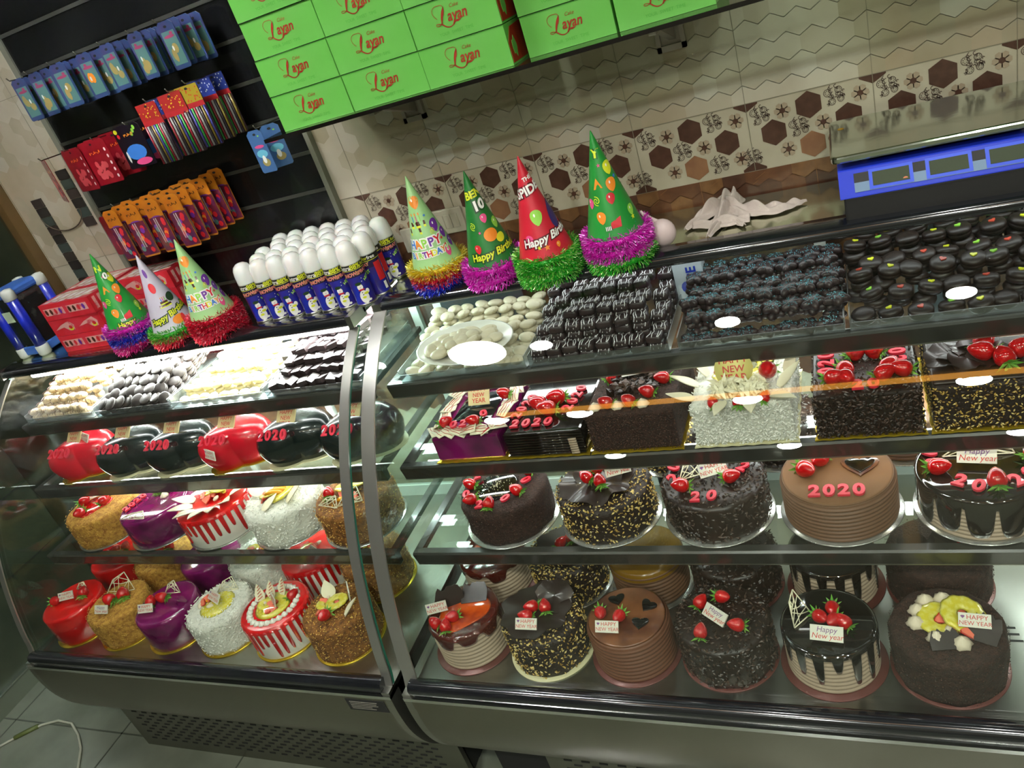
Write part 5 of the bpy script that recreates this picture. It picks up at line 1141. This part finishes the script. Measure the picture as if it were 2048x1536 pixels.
pack(dcard, -1.70, 1.655, 1.925, -.05, 'black and green party pack with a blue tuft, between red bags and striped candles', 'x2'); bpy.data.objects[-1] if False else None
pack(dcard, -1.675, 1.69, 1.925, .0, 'second black party pack tucked behind the one with the blue tuft', 'black party packs'); hook(-1.68, 1.92, 'black party packs')
def pr_cand(head):
    def f(p):
        rn = random.Random(head); H_ = [(pm('dull_red', '9c2424'), YEL), (pm('dull_blue', '283a8c'), WHT), (pm('dull_yellow', 'a8982c'), REDP)][head % 3]; p.use(H_[0]).box(-.036, .036, -.0013, -.001, -.042, -.001)
        for k in range(24): flat(p, H_[1], -.032+.064*rn.random(), -.004-.034*rn.random(), .0018, .0018, 6, -.0016)
        p.use(pm('candle_red', 'a8262c')).box(-.036, .036, -.0014, -.001, -.056, -.042); flat(p, HOLE, 0, -.008, .005, .003, y=-.0017)
        for k in range(9):
            m_ = [pm('c1', '8a1c2c'), pm('c2', '8c8c8c'), pm('c3', '2c2430'), pm('c4', '7c6a24'), pm('c5', '3a3a8c'), pm('c6', '2c8a3c')][(k+head) % 6]; p.use(m_, True).tube([(-.032+.008*k, -.003, -.054), (-.032+.008*k, -.003, -.15)], .003, 6)
    return f
ccards = [card(.074, .152, mat('pack_film', '3a2a30', .15, coat=.8), pr_cand(k), 'card') for k in range(3)]
hook(-1.58, 1.955, 'striped candle packs'); hook(-1.5, 1.96, 'striped candle packs'); hook(-1.44, 1.965, 'striped candle packs')
for i, (x, y, k, lb) in enumerate([(-1.585, 1.64, 0, 'foremost red and yellow dotted pack of tall metallic candles'), (-1.575, 1.68, 1, 'blue dotted candle pack behind the foremost red one'), (-1.51, 1.65, 0, 'red dotted candle pack in the middle of the tall candles'), (-1.50, 1.685, 2, 'yellow topped candle pack behind the middle of the tall candles'), (-1.455, 1.655, 2, 'yellow topped candle pack at the right of the tall candles'), (-1.44, 1.69, 1, 'blue dotted candle pack at the right end of the tall candles'), (-1.42, 1.72, 1, 'rearmost blue dotted candle pack at the right end')]):
    pack(ccards[k], x, y, 1.957+.004*i/2, R(-.08, .08), lb, 'tall metallic candle packs')
def pr_pair(p):
    flat(p, HOLE, 0, -.01, .005, .003); flat(p, PNK, 0, -.04, .016, .004, y=-.0014); flat(p, YC, .002, -.08, .013, .01, y=-.0014); flat(p, WHT, 0, -.072, .006, .01, y=-.0016); flat(p, LGR, .01, -.015, .003, .002, y=-.0015); flat(p, pm('cyan', '6fc0d8'), 0, -.058, .018, .01, y=-.0013)
pcard = card(.05, .105, mat('pack_sky', '44699c', .3, coat=.5), pr_pair, 'card')
hook(-1.3, 1.822, 'pale blue packs'); pack(pcard, -1.318, 1.65, 1.822, -.1, 'pale blue candle pack below the green cartons, front of the pair', 'pale blue packs'); pack(pcard, -1.30, 1.69, 1.822, .35, 'pale blue candle pack turned sideways behind its twin', 'pale blue packs')
def pr_or(seed):
    def f(p):
        rn = random.Random(seed); flat(p, HOLE, 0, -.01, .006, .003); squig(p, CHO, 0, -.026)
        flat(p, PUR, .0, -.052, .022, .008); p.use(mat('clear_window', '6c2838', .15, coat=1, noise=(40, '4a2050', .4, .7))).box(-.027, .027, -.0014, -.001, -.143, -.048)
        for k in range(11): flat(p, [REDP, REDP, PUR, BPG, REDP, ORG][k % 6], rn.uniform(-.018, .018), -.06-.007*k, .007, .008, 10, -.0018-.0001*k)
        p.use(pm('straw', 'b8a8a8')).box(-.012, -.009, -.003, -.002, -.12, -.05).box(-.005, -.002, -.003, -.002, -.12, -.05)
    return f
OP = mat('pack_orange', 'b8741c', .35, coat=.3, noise=(20, 'a85c18', .4, .7)); ocards = [card(.056, .148, OP, pr_or(k), 'card') for k in range(3)]
ox = [-1.865, -1.79, -1.71, -1.635]
for i, x in enumerate(ox):
    hook(x, 1.735, 'orange packs')
    if i == 0: hook(-1.915, 1.712, 'low red party bags')
    for k in range([3, 4, 5, 6][i]):
        lb = ('foremost orange pack on the %s hook of the bottom row' if k == 0 else 'orange pack behind others on the %s hook of the bottom row') % ['left', 'second', 'third', 'right'][i]
        pack(ocards[(i+k) % 3], x+.014*k, 1.615+.024*k, 1.735+.003*k, R(-.1, .1), lb, 'orange party packs')
pack(rcard, -1.93, 1.66, 1.715, -.3, 'red party bag at the left end of the bottom row, beside the orange packs', 'red bag of the bottom row', 'party_bag', 'party bag')
pack(rcard, -1.905, 1.70, 1.715, -.2, 'rear red party bag at the left end of the bottom row', 'red bag of the bottom row', 'party_bag', 'party bag')

# ------------------------------------------------------------------ cookies on the top shelves
S1 = 1.2075
TRAY = glass_mat('clear_tray', (.8, .84, .85), .22, .35)
def tray(x0, x1, label, nm='cookie_tray', y0=1.412, y1=1.70):
    t = thing(nm, label, 'tray', ((x0+x1)/2, y0, S1)); cx = (x0+x1)/2; w = (x1-x0)/2; d = y1-y0
    MB().use(TRAY).box(-w, w, 0, d, 0, .0015).build('floor_plate', t)
    for a in (0, 1):
        MB().use(TRAY).box(-w, w, -.001+a*d, .001+a*d, .0015, .018).build('long_side', t)
        MB().use(TRAY).box(-w+a*2*w-.001, -w+a*2*w+.001, 0, d, .0015, .03).build('short_side', t)
    return t
tray(-1.03, -.70, 'clear tray of white cookies at the left end of the right top shelf'); tray(-.69, -.375, 'clear tray heaped with chocolate bars in white stripes'); tray(-.355, -.04, 'clear tray of chocolate star cookies with blue sprinkles'); tray(-.03, .34, 'clear tray of round chocolate biscuits with heart sprinkles')
def pile(maker, label, grp, spots, nm, cat='cookie'):
    first = None
    for i, (x, y, z, rx, ry, rz, s_) in enumerate(spots):
        if first is None:
            t = maker(); t['label'] = label; t['group'] = grp; t['category'] = cat; t.location = (x, y, z); t.rotation_euler = (rx, ry, rz); t.scale = (s_,)*3; first = t
        else: dup(first if not isinstance(first, list) else random.choice(first), (x, y, z), (rx, ry, rz), sc=s_)
def mk(nm, parts):
    def f():
        t = thing(nm, 'x', 'cookie')
        for n_, me in parts: put(me, n_, t)
        return t
    return f
CB = mat('choc_bar', '2a1f22', .42, coat=.15, noise=(60, '382a2a', .4, .7)); DZ = mat('white_drizzle', 'ecebee', .4)
def barmesh():
    b = MB().use(CB, True); lv = [(.9, 0), (1, .2), (1, .6), (.93, .88), (.8, 1)]; n = 20
    for s_, z in lv: pass
    vs = [(s_*.0185*abs(math.cos(a))**.45*(1 if math.cos(a) > 0 else -1), s_*.0155*abs(math.sin(a))**.45*(1 if math.sin(a) > 0 else -1), z*.0165) for s_, z in lv for a in [2*PI*i/n for i in range(n)]]
    return b.add(vs, [(j*n+i, j*n+(i+1) % n, (j+1)*n+(i+1) % n, (j+1)*n+i) for j in range(4) for i in range(n)]+[tuple(range(4*n, 5*n))]).mesh('bar')
def drizmesh(m_, w=.0175, d=.015, h=.0168, k=4, r=.00095):
    b = MB().use(m_, True)
    for i in range(k):
        x = -w*.7+w*1.4*i/(k-1)+R(-.002, .002); b.tube([(x+R(-.003, .003), -d-.0006, h*R(.3, .6)), (x, -d*.85, h*.95), (x+R(-.003, .003), 0, h+.0003), (x+R(-.004, .004), d*.85, h*.96)], r, 5)
    return b.mesh('drizzle')
bm_, dm_ = barmesh(), drizmesh(DZ)
sp = []
for j in range(8):
    y = 1.432+.033*j; nl = [2, 4, 5, 5, 6, 6, 7, 7][j]
    for c in range(8):
        x = -.668+.0378*c+(.006 if j % 2 else 0); hl = nl-(2 if c in (0, 7) and nl > 3 else 0)-(1 if (c in (1,) and nl > 4) else 0)
        for l in range(hl):
            nx = [2, 4, 5, 5, 6, 6, 7, 7][j-1] if j else 0
            if l < hl-1 and l < nx-1 and c not in (0, 7): continue
            sp.append((x+R(-.002, .002), y+R(-.002, .002), S1+.003+.0172*l, R(-.08, .08), R(-.08, .08), R(-.15, .15)+(PI if R(0, 1) > .5 else 0), R(.95, 1.05)))
pile(mk('chocolate_bar', [('bar', bm_), ('drizzle', dm_)]), 'chocolate bar with thin white stripes in the tall heap on the right top shelf', 'striped chocolate bars', sp, 'chocolate_bar', 'chocolate bar')
def starm():
    b = MB().use(CB, True); n = 40; lv = [(.9, 0), (1, .25), (.97, .6), (.8, .9), (.3, 1), (.02, 1)]
    vs = [(s_*.0205*(1+.22*math.cos(5*a))*math.cos(a), s_*.0205*(1+.22*math.cos(5*a))*math.sin(a), z*.014) for s_, z in lv for a in [2*PI*i/n for i in range(n)]]
    return b.add(vs, [(j*n+i, j*n+(i+1) % n, (j+1)*n+(i+1) % n, (j+1)*n+i) for j in range(5) for i in range(n)]).mesh('star')
SPK = mat('blue_sprinkle', '5fa8b8', .4)
b = MB().use(SPK)
for k in range(44):
    a, q = R(0, 6.28), .016*math.sqrt(R(0, 1)); x, y = q*math.cos(a), q*math.sin(a); z = .0142-.12*q; b.add([(x-.0013, y, z), (x+.0013, y, z), (x, y+.0015, z), (x, y, z+.0016)], [(0, 1, 3), (1, 2, 3), (2, 0, 3)])
stm, spm = starm(), b.mesh('sprinkles')
sp = []
for j in range(6):
    nl = [1, 3, 4, 4, 5, 5][j]
    for c in range(8):
        for l in range(nl):
            if l < nl-2 and c not in (0, 7): continue
            sp.append((-.335+.0385*c+(.012 if j % 2 else 0)+R(-.003, .003), 1.437+.043*j+R(-.003, .003), S1+.003+.0148*l, R(-.15, .15), R(-.15, .15), R(0, 6.28), R(.95, 1.1)))
pile(mk('star_cookie', [('biscuit', stm), ('sprinkles', spm)]), 'chocolate star cookie with pale blue sprinkles on the right top shelf', 'chocolate star cookies', sp, 'star_cookie')
def roundm(m_, r=.022, h=.02, gap=True):
    pr = [(r*.9, 0), (r, h*.2), (r, h*.38), (r*.95, h*.45), (r, h*.52), (r*.99, h*.75), (r*.85, h*.95), (r*.4, h*1.02), (.0004, h*1.02)]
    return MB().use(m_, True).lathe(pr, 26).mesh('biscuit')
RB = mat('round_choc', '1f1613', .45, coat=.08, noise=(50, '2e211b', .4, .7)); rdm = roundm(RB)
hh = []
for m_ in (LGR, YEL, pm('heart_red', 'c04a38')): hh.append(MB().use(m_).poly([(x, y) for x, y in heartpts(.0115)], .0204, .0225).mesh('heart'))
sp = []
for j in range(6):
    nl = [1, 2, 3, 3, 4, 4][j]
    for c in range(8):
        for l in range(nl):
            if l < nl-2 and c != 0: continue
            sp.append((-.005+.047*c+(.018 if j % 2 else 0)+R(-.007, .007), 1.44+.047*j+R(-.005, .005), S1+.003+.021*l, R(-.2, .2), R(-.2, .2), R(-.6, .6), R(.95, 1.05), l == nl-1))
fs = {}
for i, q in enumerate(sp):
    k = i % 3 if q[7] and i % 5 else 3
    if k not in fs:
        t = thing('round_biscuit', 'round chocolate biscuit with a %s heart on the right top shelf' % ['green', 'yellow', 'red'][k] if k < 3 else 'plain round chocolate biscuit lower in the pile on the right top shelf', 'cookie', q[:3], 'round chocolate biscuits')
        put(rdm, 'biscuit', t)
        if k < 3: put(hh[k], 'sugar_heart', t)
        t.rotation_euler = q[3:6]; fs[k] = t
    else: dup(fs[k], q[:3], q[3:6], sc=q[6])
WC = mat('white_cookie', 'cdc5ab', .5, noise=(60, '8f7c52', .55, .75), bump=(60, .4)); wcm = MB().use(WC, True).ball((0, 0, .008), .021, .015, .0095, 18, 10).mesh('cookie')
sp = []
for j in range(7):
    nl = [1, 1, 2, 3, 3, 4, 4][j]
    for c in range(8):
        for l in range(nl):
            if l < nl-2: continue
            sp.append((-1.005+.04*c+R(-.004, .004), 1.437+.036*j+R(-.004, .004), S1+.003+.0165*l, R(-.3, .3), R(-.3, .3), R(-.5, .5), R(.95, 1.2)))
pile(mk('white_cookie', [('cookie', wcm)]), 'pale oval cookie in the tray at the left end of the right top shelf', 'pale oval cookies', sp, 'white_cookie')
t = thing('oval_platter', 'white oval platter of cookies resting on the pale cookie tray', 'platter', (-.85, 1.45, S1+.046)); t.rotation_euler = (.10, 0, -.1)
MB().use(mat('platter_white', 'e4e4dc', .2, coat=.5), True).lathe([(.0005, 0), (.07, 0), (.105, .008), (.125, .02), (.127, .0215), (.123, .0215), (.10, .011), (.07, .004), (.0005, .004)], 48, sy=.7).build('dish', t)
sp = []
for k in range(26):
    a = k*2.399; q = .088*math.sqrt(k/26); sp.append((-.85+q*math.cos(a), 1.45+q*.66*math.sin(a), S1+.054+(.012 if k < 8 else .002)+.06*q*math.sin(a)*.5, R(-.3, .3), R(-.3, .3), R(0, 3), R(.95, 1.15)))
pile(mk('white_cookie', [('cookie', wcm)]), 'pale oval cookie lying on the white oval platter', 'cookies on the platter', sp, 'white_cookie')
t = thing('ice_box', 'white carton with blue lettering standing behind the star cookies', 'carton', (-.35, 1.62, S1), rz=.05)
MB().use(pm('pale_carton', 'c4ced6')).box(-.032, .032, 0, .06, 0, .13).build('carton', t); b = MB().use(pm('carton_blue', '2038b0')); v, f = text('ICE', .03, 0, 0, .03); b.add([(.008-z, -.0008, .07+x) for x, z, q in v], f); b.add([(-.008+.012*math.cos(a), -.0007, .045+.014*math.sin(a)) for a in [2*PI*k/10 for k in range(10)]], [tuple(range(10))]); b.build('lettering', t)
# left case, top shelf
tray(-2.42, -2.12, 'clear tray of pale striped cookies at the left end of the left top shelf'); tray(-2.105, -1.80, 'clear tray heaped with dark sandwich cookies in the left case'); tray(-1.79, -1.46, 'clear tray of cream coloured cookies in the left case'); tray(-1.45, -1.14, 'clear tray of dark square cookies behind the steel strips')
SC = mat('shell_cookie', 'cdbb98', .5, noise=(50, 'b09870', .4, .7)); scm = MB().use(SC, True).ball((0, 0, .009), .02, .015, .011, 16, 8).mesh('cookie'); sdz = drizmesh(CHO, .018, .012, .0195, 4, .0006)
def heap(x0, x1, dx, dy, lev, hz, keep=2, y0=1.437):
    out = []
    for j, nl in enumerate(lev):
        n = int((x1-x0)/dx)
        for c in range(n):
            e = min(c, n-1-c); q = nl-(1 if e == 0 and nl > 2 else 0)
            for l in range(q):
                if l < q-keep: continue
                out.append((x0+dx*(c+.5)+R(-.003, .003), y0+dy*j+R(-.003, .003), S1+.003+hz*l, R(-.2, .2), R(-.2, .2), R(-.5, .5), R(.92, 1.08)))
    return out
pile(mk('shell_cookie', [('cookie', scm), ('drizzle', sdz)]), 'pale cookie with dark drizzle in the leftmost heap of the left top shelf', 'drizzled shell cookies', heap(-2.415, -2.13, .037, .036, [2, 3, 4, 5, 5, 6, 6], .0165), 'shell_cookie')
scg = MB().use(mat('dark_biscuit', '2c2624', .5, noise=(80, '403835', .4, .7)), True).lathe([(.017, 0), (.0195, .002), (.0195, .006), (.016, .0065)], 24).use(mat('biscuit_filling', '8f8a86', .5)).lathe([(.0175, .0063), (.0175, .0085)], 24).use(MATS['dark_biscuit']).lathe([(.016, .0083), (.0195, .009), (.0195, .013), (.017, .0145), (.0005, .0148)], 24).mesh('biscuit')
pile(mk('sandwich_cookie', [('biscuit', scg)]), 'dark sandwich cookie in the slanting heap on the left top shelf', 'dark sandwich cookies', [(x, y, z, .5+rx, ry, rz, s_) for x, y, z, rx, ry, rz, s_ in heap(-2.10, -1.81, .036, .03, [2, 3, 4, 5, 5, 6, 6, 7], .0155, 3)], 'sandwich_cookie')
pile(mk('cream_cookie', [('cookie', MB().use(mat('cream_cookie', 'e0d6b0', .5, noise=(50, 'cdbd88', .4, .7)), True).ball((0, 0, .007), .02, .014, .0085, 16, 8).mesh('cookie'))]), 'cream coloured cookie on the brightly lit left top shelf', 'cream cookies', heap(-1.785, -1.47, .037, .034, [1, 2, 2, 3, 3, 3, 4], .0145), 'cream_cookie')
sqm = MB().use(CB).box(-.0145, .0145, -.0145, .0145, 0, .013).mesh('square')
pile(mk('square_cookie', [('biscuit', sqm)]), 'small dark square cookie in the heap beside the steel strips', 'dark square cookies', heap(-1.445, -1.15, .0315, .032, [2, 3, 4, 5, 5, 6, 6, 7], .0145), 'square_cookie')
